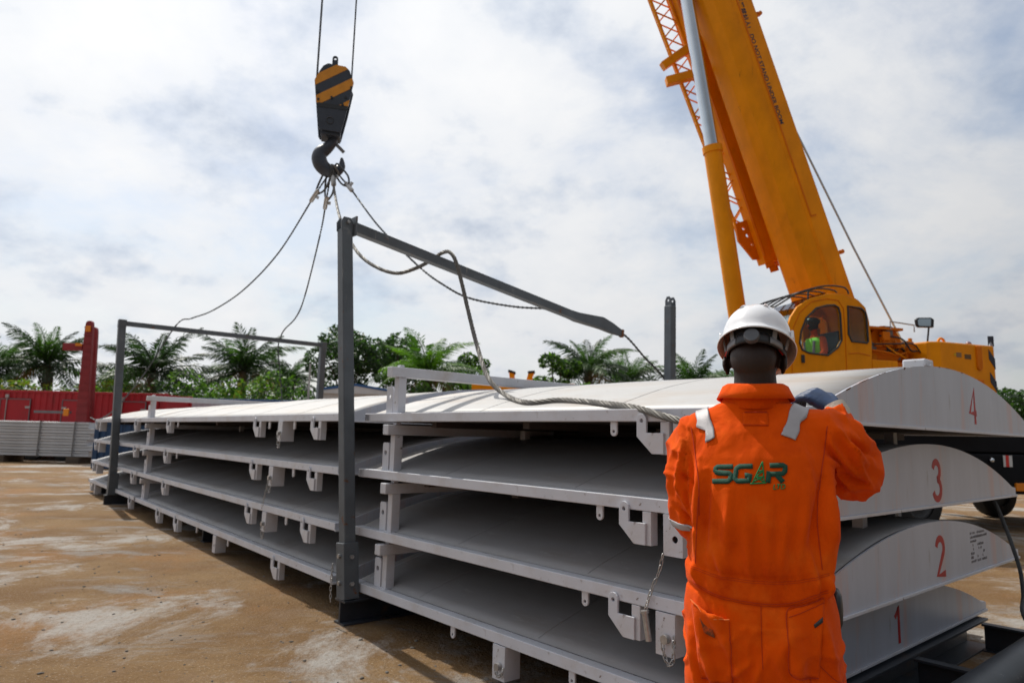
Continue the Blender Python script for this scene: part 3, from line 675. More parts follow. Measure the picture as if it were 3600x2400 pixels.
ff = empty('portal_frame', atl(9.6, -0.02), 0, 'far grey portal frame with straight top beam over the left panels', 'steel frame', 'grey portal frames')
a0, a1 = V3((-7.486, 13.249, 0.181)), V3((-7.60, 13.21, 3.40)); c0 = V3(atl(9.6, 3.97, 0.181)); c1 = V3((-4.377, 15.776, 3.39))
post(ff, rel(a0, ff), rel(a1, ff), 0.13, 0.13, VL); post(ff, rel(c0, ff), rel(c1, ff), 0.13, 0.13, VL)
mb = MB(); mb.beam(rel(a1 + V3((0, 0, 0.05)) - VL * 0.06, ff), rel(c1 + V3((0, 0, 0.05)) + VL * 0.06, ff), 0.09, 0.09); mb.build('top_beam', GREYP, ff, bevel=0.006)
for q in (a1, c1):
    mb = MB(); mb.beam(rel(q - V3((0, 0, 0.03)), ff), rel(q + V3((0, 0, 0.12)), ff), 0.14, 0.14, VL); mb.build('corner_cap', GREYP, ff, bevel=0.01)
for q in (a0, c0):
    mb = MB(); mb.beam(rel(q, ff), rel(q + V3((0, 0, 0.4)), ff), 0.16, 0.16, VL); mb.build('base_sleeve', GREYP, ff, bevel=0.004)

# ------------------------------------------------------------------ hook block, hoist ropes and slings
HK0 = V3((-3.0, 10.5, 6.72))
hb = empty('hook_block', HK0, R(14), 'black and yellow striped crane hook block hanging over the panels', 'hook block')
S_ = 1 / 454.0    # outline units per metre
cheek = [((x - 330) * S_, -(y - 720) * S_) for x, y in [(250, 480), (282, 458), (405, 466), (435, 490), (470, 580), (440, 770), (402, 965), (385, 972), (250, 966), (237, 945), (195, 600), (228, 520)]]
fr_ = lambda y0: (lambda a, b, t: V3((a, y0 + t, b)))
cp = MB().prism(cheek, fr_(-0.20), 0.03).build('cheek_plate', HOOKDK, hb, bevel=0.004)
MB().prism(cheek, fr_(0.20), 0.03).build('cheek_plate', HOOKDK, hb, bevel=0.004)
upper = clip(cheek, 0, -1, (770 - 720) * S_)
ca, sa = math.cos(R(35)), math.sin(R(35))
for k in range(3):
    c0_ = (-0.02 - k * 0.30); lo, hi = c0_ - 0.07, c0_ + 0.075
    # bands run up to the right: n = (-sin, cos)
    pg = clip(clip(upper, -sa, ca, hi + 0.40), sa, -ca, -(lo + 0.40))
    if len(pg) > 2: MB().prism(pg, fr_(-0.204), 0.0038).build('hazard_stripe', HOOKY, cp)
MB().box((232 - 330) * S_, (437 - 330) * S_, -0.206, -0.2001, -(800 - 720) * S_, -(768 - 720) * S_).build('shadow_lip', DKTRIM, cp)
for x, y in ((225, 685), (420, 703), (322, 718), (400, 760), (230, 745), (455, 622)):
    MB().cyl(((x - 330) * S_, -0.205, -(y - 720) * S_), ((x - 330) * S_, -0.218, -(y - 720) * S_), 0.02, 10).build('bolt', DKTRIM, cp)
mb = MB(); mb.tube([(((320 - 330) * S_) + 0.055 * math.cos(a), -0.206, -(892 - 720) * S_ + 0.055 * math.sin(a)) for a in [2 * math.pi * i / 20 for i in range(20)]], 0.006, 6, closed=True); mb.build('axle_cap', DKTRIM, cp)
for k in range(3):
    mb = MB(); mb.cyl((0, -0.14 + k * 0.14 - 0.03, 0.18), (0, -0.14 + k * 0.14 + 0.03, 0.18), 0.27, 28); mb.build('sheave', DKTRIM, hb, smooth=40)
mb = MB(); mb.box(-0.15, 0.15, -0.16, 0.16, -0.60, -0.30); mb.build('crosshead', HOOKDK, hb, bevel=0.01)
mb = MB(); mb.holed([(-0.045, 0.5), (0.045, 0.5), (0.045, 0.68)] + [(0.045 * math.cos(R(a)), 0.68 + 0.045 * math.sin(R(a))) for a in range(30, 180, 30)] + [(-0.045, 0.68)], [circle(0, 0.675, 0.022, 10)], fr_(-0.19), 0.03); mb.build('top_eye', HOOKDK, hb)
# the hook itself
hp = [(350, 985, 34), (335, 1030, 37), (300, 1075, 44), (265, 1110, 50), (258, 1150, 54), (275, 1195, 55), (310, 1228, 52), (355, 1238, 46), (395, 1225, 38), (418, 1195, 28), (420, 1160, 19), (416, 1128, 9)]
path = smooth_path([((x - 330) * S_, 0, -(y - 720) * S_) for x, y, r in hp], 0.02)
rr = []
for p in path:
    ds = sorted((((p.x - (x - 330) * S_) ** 2 + (p.z + (y - 720) * S_) ** 2) ** 0.5, r) for x, y, r in hp)[:2]; w_ = ds[1][0] / (ds[0][0] + ds[1][0] + 1e-6)
    rr.append((ds[0][1] * w_ + ds[1][1] * (1 - w_)) * S_)
mb = MB(); mb.tube(path, rr, 16); mb.build('hook', HOOKDK, hb, smooth=50)
mb = MB(); mb.beam((0.09, 0, -0.68), (0.22, 0, -0.80), 0.05, 0.02, (0, 1, 0)); mb.build('safety_latch', GREYDK, hb)
TIPZ = 30.2
Mh = Matrix.Translation(HK0) @ Matrix.Rotation(R(14), 4, 'Z')
for i, (x, y) in enumerate(((-0.27, -0.15), (-0.27, -0.02), (0.27, -0.15), (0.27, -0.02))):
    a = Mh @ V3((x, y, 0.18)); mb = MB(); mb.cyl(a, (a.x, a.y, TIPZ), 0.0125, 8)
    o = mb.build('hoist_rope', ROPED, None, smooth=50)
    tag(o, ('left front', 'left rear', 'right front', 'right rear')[i] + ' hoist rope rising from the hook block', 'wire rope', 'hoist ropes')

hook_seat = Mh @ V3((0.055, 0, -0.52 - 0.63))
def sling(label, pts, r, ferrule_at, lay, laid=True, mat_=ROPE, step=0.05):
    o = empty('wire_sling', pts[0], 0, label, 'wire sling', 'four lifting slings on the hook')
    P = smooth_path([V3(p) - V3(pts[0]) for p in pts], step)
    mb = MB()
    if laid: wire_rope(mb, P, r, lay)
    else: mb.tube(P, r, 8)
    mb.build('rope', mat_, o, smooth=60)
    # eye loop over the hook and pressed ferrule
    a = V3(pts[0]) * 0; f = P[ferrule_at]; d = (f - a).normalized(); sd = d.cross(V3((0.3, 1, 0))).normalized()
    mb = MB(); mb.tube(smooth_path([f, f * 0.55 + sd * 0.10, a + sd * 0.07 + V3((0, -0.07, 0.04)), a + V3((0, -0.09, 0.12)), a - sd * 0.05 + V3((0, -0.07, 0.04)), f * 0.55 - sd * 0.06, f], 0.04), r * 0.95, 8); mb.build('eye_loop', mat_, o, smooth=60)
    d2 = (P[ferrule_at + 1] - P[ferrule_at - 1]).normalized()
    mb = MB(); mb.tube([f - d2 * 0.13, f - d2 * 0.11, f + d2 * 0.11, f + d2 * 0.13], [r * 1.3, r * 2.1, r * 2.1, r * 1.3], 12); fe = mb.build('ferrule', ZINC, o, smooth=40)
    mb = MB(); mb.beam(f + sd * 0.01, f + sd * 0.09 - d2 * 0.02, 0.012, 0.05); mb.build('tag_plate', ZINC, fe)
    return o
leg1 = [[-2.982, 10.5, 5.545], [-3.232, 10.6, 5.198], [-4.09, 11.6, 4.514], [-5.043, 12.6, 4.051], [-5.934, 13.4, 3.787], [-6.587, 13.9, 3.691], [-6.829, 13.783, 3.525], [-7.579, 14.133, 2.531], [-8.549, 14.9, 1.82], [-9.171, 15.4, 1.60], [-9.463, 15.6, 1.64]]
leg2 = [[-2.961, 10.5, 5.531], [-3.052, 10.65, 5.133], [-3.334, 11.4, 4.786], [-4.019, 13.0, 4.035], [-4.351, 13.6, 3.722], [-4.754, 14.2, 3.568], [-5.1, 15.0, 3.53], [-5.264, 15.35, 3.285], [-5.174, 15.423, 2.51], [-5.068, 15.323, 2.0]]
leg4 = [[-2.857, 10.5, 5.548], [-2.547, 10.3, 5.178], [-1.967, 9.6, 4.411], [-1.275, 8.9, 3.67], [-0.887, 8.6, 3.347], [-0.541, 8.5, 3.165], [0.011, 8.4, 3.054], [0.55, 8.35, 3.014], [1.036, 8.35, 2.874], [1.351, 8.3, 2.733], [1.656, 8.5, 2.474], [1.972, 8.7, 2.182], [2.1, 8.9, 1.7]]
leg3 = [[-2.926, 10.5, 5.532], [-2.806, 10.2, 5.149], [-2.218, 8.4, 4.142], [-1.76, 7.3, 3.468], [-1.483, 6.9, 3.182], [-1.187, 6.65, 3.028], [-0.98, 6.55, 3.048], [-0.807, 6.5, 3.127], [-0.701, 6.40, 3.172], [-0.61, 6.28, 3.155], [-0.537, 6.20, 3.04], [-0.467, 6.13, 2.811], [-0.397, 6.03, 2.551], [-0.293, 5.75, 2.2], [-0.175, 5.3, 1.895], [-0.035, 5.03, 1.752], [0.109, 4.57, 1.678], [0.3, 4.405, 1.688], [0.464, 4.125, 1.668], [0.64, 3.66, 1.622], [0.74, 3.42, 1.575], [0.84, 3.24, 1.53], [0.93, 3.13, 1.48]]
sling('left sling running from the hook over the far frame to the left panels', leg1, 0.0165, 8, 0.16, mat_=ROPED)
sling('sling hanging from the hook over the far frame beam, left of the near post', leg2, 0.0165, 9, 0.16, mat_=ROPED)
sling('thick twisted rope draped over the broken beam and lying on the top panel', leg3, 0.0195, 7, 0.27, step=0.022)
sling('sling running from the hook behind the broken beam to the single post', leg4, 0.0165, 8, 0.16, mat_=ROPED)
cb_ = smooth_path([(3.38, 5.10, 1.135), (3.439, 5.06, 1.125), (3.499, 5.04, 1.08), (3.54, 5.0, 0.904), (3.543, 4.935, 0.749), (3.533, 4.874, 0.616), (3.502, 4.82, 0.477), (3.452, 4.763, 0.36), (3.50, 4.66, 0.22), (3.75, 4.50, 0.05), (4.2, 4.5, 0.025)], 0.02)
mb = MB(); wire_rope(mb, cb_, 0.014, 0.15); tag(mb.build('hanging_cable', ROPED, smooth=60), 'thick dark cable hanging beside the numbered ends at the right', 'wire rope')

# ------------------------------------------------------------------ the big yellow crane
CR = empty('mobile_crane', (6.556, 13.038, 0), R(-165.133), 'big yellow mobile crane with raised boom and cab behind the worker', 'crane')
EL = R(70.06)
def bq(s, lat, nu): return V3((math.cos(EL) * s - math.sin(EL) * nu, lat, 3.0 + math.sin(EL) * s + math.cos(EL) * nu))
def boom_sec(s0, s1, k, dn=0.0):
    h = [(0.45, 0.10), (0.45, -0.27), (0.415, -0.30), (0.40, -0.48), (0.33, -0.63), (0.18, -0.735), (0, -0.765)]
    pts = h + [(-a, b) for a, b in h[::-1][1:]]
    pts = [(a * k, (b + 0.33) * k - 0.33 + dn) for a, b in pts]
    return MB().rings([[bq(s, a, b) for a, b in pts] for s in (s0, s1)])
bm_ = boom_sec(0.2, 11.5, 1.0).build('boom', CRANEY, CR, smooth=25, bevel=0.012)
for s0_ in (3.35, 5.1, 6.85, 8.6): boom_sec(s0_, s0_ + 0.014, 1.0025).build('weld_bead', CRANEY, bm_, smooth=25)
boom_sec(11.4, 20.5, 0.86).build('boom', CRANEY, CR, smooth=25)
boom_sec(20.4, 28.6, 0.73).build('boom', CRANEY, CR, smooth=25)
mb = MB(); mb.cyl(bq(28.8, -0.3, -0.3), bq(28.8, 0.3, -0.3), 0.35, 24); mb.build('boom_head_sheave', GREYDK, CR, smooth=40)
# raised strake along the side plate, end collar and small lugs
mb = MB(); mb.beam(bq(2.9, 0.456, -0.24), bq(11.3, 0.456, -0.24), 0.03, 0.012, (0, 1, 0)); mb.build('strake', CRANEO, bm_)
mb = MB(); mb.beam(bq(2.9, 0.456, -0.25), bq(2.9, 0.456, -0.12), 0.03, 0.012, (0, 1, 0)); mb.build('strake', CRANEO, bm_)
for s in (2.1, 6.9):
    mb = MB(); mb.beam(bq(s, 0.4, 0.09), bq(s, 0.4, 0.21), 0.07, 0.05, (0, 1, 0)); mb.tube([bq(s, 0.36, 0.20), bq(s, 0.44, 0.20)], 0.04, 10); mb.build('rope_guide', CRANEO, bm_)
for s, nu in ((2.3, -0.72), (2.2, -0.66)):
    mb = MB(); mb.beam(bq(s, -0.35, nu), bq(s, -0.35, nu - 0.18), 0.12, 0.03, (0, 1, 0)); mb.build('stop_lug', CRANEO, bm_)
# lettering on the boom side (runs down the boom)
def on_boom(me, s, nu, name):
    X = (bq(0, 0, 0) - bq(1, 0, 0)); Y = (bq(0, 0, 1) - bq(0, 0, 0)); Z = V3((0, 1, 0)); M_ = Matrix((X, Y, Z)).transposed()
    me.transform(M_.to_4x4()); me.transform(Matrix.Translation(bq(s, 0.4525, nu))); return obj(name, me, NAVY, bm_)
on_boom(text_mesh('DO NOT STAND UNDER BOOM', 0.125, 0.001, 0.002), 6.52, -0.22, 'lettering')
on_boom(text_mesh('臂下严禁站人!', 0.125, 0.001, 0.002), 7.42, -0.22, 'lettering')
# luffing cylinder
cyA, cyB, cyC = bq(8.3, 0, -0.80), bq(4.72, 0, -1.46), bq(0.6, 0, -2.30)
mb = MB(); mb.cyl(cyC, cyB, 0.165, 28); lc = mb.build('cylinder_barrel', CRANEY, CR, smooth=40)
dcy = (cyA - cyB).normalized()
mb = MB(); mb.cyl(cyB - dcy * 0.12, cyB + dcy * 0.005, 0.185, 28); mb.build('cylinder_collar', CRANEY, lc, smooth=40)
mb = MB(); mb.cyl(cyB, cyA - dcy * 0.15, 0.125, 28); mb.build('cylinder_rod', CHROME, CR, smooth=40)
mb = MB(); mb.cyl(cyA - dcy * 0.55, cyA + dcy * 0.1, 0.16, 24); mb.beam(cyA + V3((0, -0.25, 0)), cyA + V3((0, 0.25, 0)), 0.2, 0.3); mb.build('cylinder_eye', CRANEY, CR, smooth=40)
# stowed fly jib along the right-hand side of the boom: box section and lattice
mb = MB(); mb.beam(bq(2.35, -0.68, -0.52), bq(12, -0.68, -0.50), 0.42, 0.24, (0, 1, 0)); jb = mb.build('jib_box', CRANEY, CR, bevel=0.01)
mb = MB(); mb.beam(bq(2.3, -0.52, -0.34), bq(12, -0.52, -0.34), 0.05, 0.06, (0, 1, 0)); mb.build('jib_rail', CRANEO, jb)
mb = MB(); mb.beam(bq(2.5, -0.5, -0.74), bq(12, -0.5, -0.72), 0.03, 0.05, (0, 1, 0)); mb.build('jib_rail', CRANEO, jb)
for s in (2.28, 2.36):
    mb = MB(); mb.cyl(bq(s, -0.80, -0.36), bq(s, -0.5, -0.36), 0.05, 10); mb.build('jib_pin', CRANEO, jb)
ch = {}
for k, (lat0, lat1) in enumerate(((-0.72, -0.72), (-1.22, -1.22))):
    for j, (na, nb) in enumerate(((-0.62, -0.86), (-0.98, -1.33))):
        ch[k, j] = (V3((3.1, lat0, na + 0.34 * k)), V3((11.5, lat1, nb + 0.34 * k)))
def cpt(k, j, t): a, b = ch[k, j]; c = a.lerp(b, t); return bq(*c)
lj = empty('lattice_jib', (0, 0, 0)); lj.parent = CR
for (k, j) in ch: MB().tube([cpt(k, j, 0), cpt(k, j, 1)], 0.030, 8).build('chord', CRANEY, lj, smooth=50)
for (A_, B_) in (((0, 0), (0, 1)), ((1, 0), (1, 1)), ((0, 0), (1, 0)), ((0, 1), (1, 1))):
    nb_ = 15
    for i in range(nb_):
        MB().tube([cpt(*A_, i / nb_), cpt(*B_, (i + 0.5) / nb_)], 0.016, 6).build('lacing_bar', CRANEY, lj)
        MB().tube([cpt(*B_, (i + 0.5) / nb_), cpt(*A_, (i + 1) / nb_)], 0.016, 6).build('lacing_bar', CRANEY, lj)
mb = MB(); mb.holed([(2.45, -0.62), (3.3, -0.55), (3.3, -1.0), (2.95, -1.06), (2.5, -0.86)], [circle(2.8, -0.78, 0.035, 10), circle(3.0, -0.82, 0.04, 10), circle(3.16, -0.85, 0.04, 10)], lambda a, b, t: bq(a, -0.74 + t, b), 0.05); mb.build('jib_foot', CRANEO, lj)
for a, b in ((bq(6.95, -0.5, -0.72), bq(6.72, -0.72, -1.42)), (bq(6.35, -0.5, -0.84), bq(6.40, -0.72, -1.45))):
    mb = MB(); mb.beam(a, b, 0.16, 0.20, (0, 1, 0)); mb.build('jib_bracket', CRANEY, CR, bevel=0.01)
# hoist rope along the back of the boom down to the winch
mb = MB(); mb.tube([bq(6.2, 0.1, 0.14), bq(2.12, 0.0, 0.88), bq(-0.3, 0, 1.32)], 0.02, 10); mb.build('hoist_line', mat('pale_rope', (0.36, 0.50, 0.66), 0.6), CR, smooth=60)
mb = MB(); mb.tube([bq(28, 0.1, 0.12), bq(6.2, 0.1, 0.14)], 0.014, 8); mb.build('hoist_line', ZINC, CR)
# --- superstructure deck, boom foot
mb = MB(); mb.box(-2.0, 2.95, -1.25, 1.25, 1.75, 2.28); mb.build('deck', CRANEO, CR, bevel=0.02)
for y in (-0.62, 0.52):
    mb = MB(); mb.prism([(-0.9, 2.28), (1.4, 2.28), (1.1, 2.7), (0.25, 3.3), (-0.3, 3.35), (-0.9, 2.8)], lambda a, b, t, y=y: V3((a, y + t, b)), 0.10); mb.build('boom_foot_plate', CRANEO, CR, bevel=0.01)
mb = MB(); mb.cyl((0, -0.75, 3.0), (0, 0.75, 3.0), 0.13, 20); mb.build('foot_pin', GREYDK, CR, smooth=40)
mb = MB(); mb.cyl((0, 0, 1.45), (0, 0, 1.76), 0.85, 32); mb.build('slewing_ring', DKTRIM, CR, smooth=40)
# --- cab
C0, C1 = 0.62, 1.60
side = [(1.07, 2.30), (1.07, 2.67), (1.045, 3.13), (1.08, 3.50), (1.14, 3.72), (1.28, 3.84), (1.59, 3.91), (1.87, 3.90), (2.21, 3.80), (2.46, 3.64), (2.59, 3.46), (2.67, 3.27), (2.73, 2.75), (2.74, 2.30)]
dwin = [(2.445, 3.05), (2.41, 3.24), (2.307, 3.46), (2.107, 3.64), (1.90, 3.70), (1.76, 3.715), (1.68, 3.68), (1.65, 3.58), (1.642, 3.146), (1.718, 3.022), (1.92, 2.88), (2.275, 2.896), (2.40, 2.94)]
rwin = [(1.495, 3.72), (1.23, 3.70), (1.155, 3.64), (1.134, 3.56), (1.123, 3.15), (1.15, 3.125), (1.45, 3.135), (1.505, 3.25)]
sp = lambda y0: (lambda a, b, t: V3((a, y0 + t, b)))
cab = empty('operator_cab', (0, 0, 0)); cab.parent = CR
mb = MB(); mb.holed(side, [dwin, rwin], sp(C1 - 0.05), 0.05); mb.build('cab_side', CRANEY, cab, smooth=30, bevel=0.008)
mb = MB(); mb.holed(side, [dwin, rwin], sp(C0), 0.05); mb.build('cab_side', CRANEY, cab, smooth=30)
n = len(side)
shell = MB()
for i in range(1, n - 2):
    a, b = side[i], side[i + 1]
    if 7 <= i <= 11: continue       # open for the windscreen and roof glass
    nrm = V3((b[1] - a[1], 0, -(b[0] - a[0]))).normalized() * -0.03
    shell.add([V3((a[0], C0 + 0.05, a[1])), V3((b[0], C0 + 0.05, b[1])), V3((b[0], C1 - 0.05, b[1])), V3((a[0], C1 - 0.05, a[1])), V3((a[0], C0 + 0.05, a[1])) + nrm, V3((b[0], C0 + 0.05, b[1])) + nrm, V3((b[0], C1 - 0.05, b[1])) + nrm, V3((a[0], C1 - 0.05, a[1])) + nrm], [(0, 1, 2, 3), (4, 7, 6, 5), (0, 4, 5, 1), (2, 6, 7, 3)])
shell.build('cab_shell', CRANEY, cab)
mb = MB()
for i in range(7, 12):
    a, b = side[i], side[i + 1]; mb.add([(a[0], C0 + 0.05, a[1]), (b[0], C0 + 0.05, b[1]), (b[0], C1 - 0.05, b[1]), (a[0], C1 - 0.05, a[1])], [(0, 1, 2, 3)])
mb.build('windscreen', GLASS, cab, solid=0.008)
for nm, wn_, y0 in (('side_window', dwin, C1 - 0.022), ('side_window', rwin, C1 - 0.022), ('side_window', rwin, C0 + 0.015), ('side_window', dwin, C0 + 0.015)):
    wo = MB().prism(wn_, sp(y0), 0.006).build(nm, GLASS, cab)
    if y0 > 1: MB().tube([V3((a, C1 + 0.003, b)) for a, b in wn_], 0.017, 6, closed=True).build('window_seal', DKTRIM, cab)
mb = MB(); mb.box(2.372, 2.43, C1 + 0.001, C1 + 0.03, 2.73, 2.86); mb.build('door_handle', DKTRIM, cab, bevel=0.01)
door = [(2.60, 2.42), (2.60, 3.05), (2.55, 3.3), (2.42, 3.55), (2.2, 3.74), (1.9, 3.81), (1.68, 3.80), (1.585, 3.68), (1.57, 3.4), (1.57, 2.42)]
MB().tube([V3((a, C1 + 0.002, b)) for a, b in door], 0.009, 5, closed=True).build('door_seam', CRANEO, cab)
MB().tube([V3((a, C1 + 0.002, b)) for a, b in [(1.52, 2.93), (1.32, 2.95), (1.10, 2.92)]], 0.008, 5).build('panel_crease', CRANEO, cab)
mb = MB(); mb.box(1.1, 2.7, C0 + 0.06, C1 - 0.06, 2.285, 2.33); mb.build('cab_floor', GREYDK, cab)
# roof guard bars
gd = []
for y in (0.62, 0.86, 1.1, 1.34, 1.58):
    MB().tube(smooth_path([(1.45, y, 3.93), (1.52, y, 4.03), (1.9, y, 4.03), (2.4, y, 3.88), (2.85, y, 3.62)], 0.1), 0.014, 6).build('roof_guard_bar', DKTRIM, cab)
for x, z in ((1.9, 4.03), (2.4, 3.88), (2.85, 3.62)):
    MB().tube([(x, 0.62, z), (x, 1.58, z)], 0.014, 6).build('roof_guard_bar', DKTRIM, cab)
MB().tube([(2.22, 1.575, 3.95), (2.25, 1.585, 3.78)], 0.014, 6).build('roof_guard_bar', DKTRIM, cab)
# seat and control column
mb = MB(); mb.box(1.45, 1.95, 0.85, 1.35, 2.33, 2.72); mb.box(1.35, 1.5, 0.86, 1.34, 2.6, 3.35); mb.build('seat', SEATM, cab, bevel=0.03)
mb = MB(); mb.tube([(2.45, 1.1, 2.33), (2.35, 1.1, 2.95)], 0.03, 8); mb.tube([(2.28 + 0.0, 1.1 + 0.16 * math.cos(a), 2.98 + 0.16 * math.sin(a)) for a in [i * 0.393 for i in range(16)]], 0.013, 6, closed=True); mb.build('control_column', DKTRIM, cab)
mb = MB(); mb.box(1.30, 1.52, 0.68, 0.684, 3.32, 3.50); mb.build('notice_sheet', mat('brown_paper', (0.45, 0.25, 0.10), 0.8), cab)
# --- machinery between cab and counterweight
mc = empty('winch_deck', (0, 0, 0)); mc.parent = CR
mb = MB(); mb.box(-0.1, 1.03, 0.66, 1.45, 2.285, 2.86); mb.build('engine_box', CRANEO, mc, bevel=0.02)
mb = MB(); mb.box(0.52, 1.04, 1.451, 1.58, 2.285, 2.86); mb.build('tool_locker', CRANEY, mc, bevel=0.015)
rd = random.Random(21)
mb = MB(); mb.cyl((0.55, 0.7, 3.15), (0.55, 1.35, 3.15), 0.27, 24); mb.build('winch_drum', CRANEO, mc, smooth=40)
for y in (0.7, 1.32):
    mb = MB(); mb.cyl((0.55, y, 3.15), (0.55, y + 0.04, 3.15), 0.34, 24); mb.build('drum_flange', CRANEO, mc, smooth=40)
for i in range(34):
    x, y = -0.15 + 1.1 * rd.random(), 1.0 + 0.5 * rd.random(); z = 2.9 + (0.50 - 0.16 * (x < 0.3)) * rd.random(); a, b, c = [0.03 + 0.07 * rd.random() for _ in range(3)]
    mb = MB(); mb.box(x - a, x + a, y - b * 0.6, y + b * 0.6, z - c, z + c); mb.build('valve_block', rd.choice((CRANEO, CRANEY, CRANEO, GREYDK)), mc, bevel=0.01)
for i in range(9):
    x0, x1 = -0.2 + 0.5 * rd.random(), 0.5 + 0.55 * rd.random(); z0, z1 = 2.88 + 0.42 * rd.random(), 2.88 + 0.42 * rd.random(); y = 1.30 + 0.2 * rd.random()
    MB().tube(smooth_path([(x0, y, z0), (x0 + 0.2, y + 0.05, z0 + 0.18 * (rd.random() - 0.2)), ((x0 + x1) / 2, y + 0.04, (z0 + z1) / 2 + 0.15 * (rd.random() - 0.5)), (x1, y - 0.05, z1)], 0.06), 0.012 + 0.012 * rd.random(), 7).build('hydraulic_hose', rd.choice((CRANEO, mat('olive_hose', (0.16, 0.11, 0.02), 0.5), DKTRIM, CRANEY)), mc, smooth=60)
mb = MB(); mb.box(0.30, 1.0, 0.7, 1.5, 3.40, 3.44); mb.build('walkway_plate', CRANEO, mc)
MB().tube([(0.61, 1.55, 3.40), (0.61, 1.55, 3.53), (0.12, 1.55, 3.50), (0.12, 1.55, 3.38)], 0.012, 6).build('hand_rail', ZINC, mc)
mi = MB(); mi.prism([(-0.28, 3.48), (-0.30, 3.62), (-0.24, 3.655), (0.03, 3.635), (0.085, 3.60), (0.07, 3.49), (0.03, 3.465)], lambda a, b, t: V3((a, 1.52 + t, b)), 0.05); mirr = mi.build('mirror', DKTRIM, mc, bevel=0.012)
MB().prism([(-0.21, 3.50), (-0.22, 3.63), (0.02, 3.615), (0.06, 3.585), (0.05, 3.505), (0.02, 3.49)], lambda a, b, t: V3((a, 1.571 + t, b)), 0.003).build('mirror_face', MIRROR, mc)
MB().tube([(-0.2, 1.54, 3.48), (-0.19, 1.5, 3.2)], 0.015, 6).build('mirror_stalk', DKTRIM, mc)
# --- counterweight
cw = empty('counterweight', (0, 0, 0)); cw.parent = CR
pl = [(-0.02, 1.30), (-0.10, 1.60), (-0.25, 1.70), (-1.50, 1.62), (-1.62, 1.45), (-1.62, -1.45), (-1.5, -1.62), (-0.25, -1.70), (-0.02, -1.30)]
MB().prism(pl, lambda a, b, t: V3((a, b, 1.95 + t)), 1.28).build('ballast_block', CRANEY, cw, bevel=0.03)
for z0, z1, m_ in ((2.78, 3.20, CRANEO), (2.2, 2.62, CRANEO)):
    mb = MB(); mb.prism(arc(-1.115, z0 + 0.06, 0.06, 0.06, 180, 360, 8) + [(-1.055, z1), (-1.175, z1)], lambda a, b, t: V3((a, 1.60 + t, b)), 0.075); mb.build('slot_pad', m_, cw, bevel=0.012)
for k in range(4):
    z0 = 2.02 + k * 0.40; mb = MB(); mb.prism([(-1.625, z0), (-1.625, z0 + 0.17), (-1.38, z0 + 0.34), (-1.38, z0 + 0.17)], lambda a, b, t: V3((max(a, -1.50), 1.628 - 0.0 + t, b)), 0.004)
    zz = min(z0 + 0.30, 3.225)
    mb = MB(); mb.add([(-1.50, 1.6235, z0), (-1.622, 1.4535, z0), (-1.622, 1.4535, z0 + 0.18), (-1.50, 1.6235, z0 + 0.18), (-1.36, 1.633, min(z0 + 0.34, 3.22)), (-1.36, 1.633, z0 + 0.17)], [(0, 1, 2, 3), (0, 3, 4, 5)]); mb.build('hazard_stripe', NAVY, cw, solid=0.006)
mb = MB(); mb.tube([(-0.49 + 0.065 * math.cos(R(a)), 1.5, 3.24 + 0.075 * math.sin(R(a))) for a in range(0, 181, 20)], 0.022, 8); mb.build('lifting_eye', CRANEY, cw, smooth=50)
mb = MB(); mb.ellip((-1.14, 1.45, 3.25), (0.05, 0.05, 0.06), 12, 8); mb.build('beacon', mat('beacon_pink', (0.22, 0.12, 0.13), 0.3), cw, smooth=50)
mb = MB(); mb.box(-0.93, -0.79, 1.6665, 1.6685, 2.96, 3.04); mb.build('rating_plate', mat('plate_brown', (0.13, 0.07, 0.02), 0.5), cw)
mb = MB(); mb.box(-0.71, -0.60, 1.679, 1.681, 2.98, 3.06); mb.build('rating_plate', mat('plate_grey', (0.24, 0.14, 0.06), 0.5), cw)
mb = MB(); mb.box(-0.58, -0.55, 1.688, 1.690, 3.0, 3.04); mb.build('sticker', mat('sticker_yellow', (0.55, 0.42, 0.01), 0.5), cw)
# --- carrier on its wheels
ca_ = CR
mb = MB(); mb.box(-5.6, 4.4, -1.15, 1.15, 0.78, 1.38); mb.build('chassis', CARRIER, ca_, bevel=0.03)
mb = MB(); mb.box(-5.6, 4.35, -1.28, 1.28, 1.385, 1.742); mb.build('carrier_deck', CARRIER, ca_, bevel=0.02)
mb = MB(); mb.box(-5.2, -0.85, 1.152, 1.3, 0.66, 1.36); mb.build('battery_box', CARRIER, ca_, bevel=0.03)
mb = MB(); mb.box(-2.10, -1.90, 1.305, 1.315, 1.14, 1.34); rb_ = mb.build('reflector', WHITEB, ca_)
mb = MB(); mb.box(-2.02, -1.95, 1.316, 1.320, 1.14, 1.34); mb.build('reflector_stripe', REDLENS, rb_)
mb = MB(); mb.ellip((-1.62, 1.32, 1.25), (0.05, 0.05, 0.05), 14, 8); mb.build('lamp', CHROME, ca_, smooth=50)
mb = MB(); mb.box(-2.35, -2.12, 1.301, 1.34, 0.72, 0.86); mb.build('side_marker', AMBER, ca_, bevel=0.01)
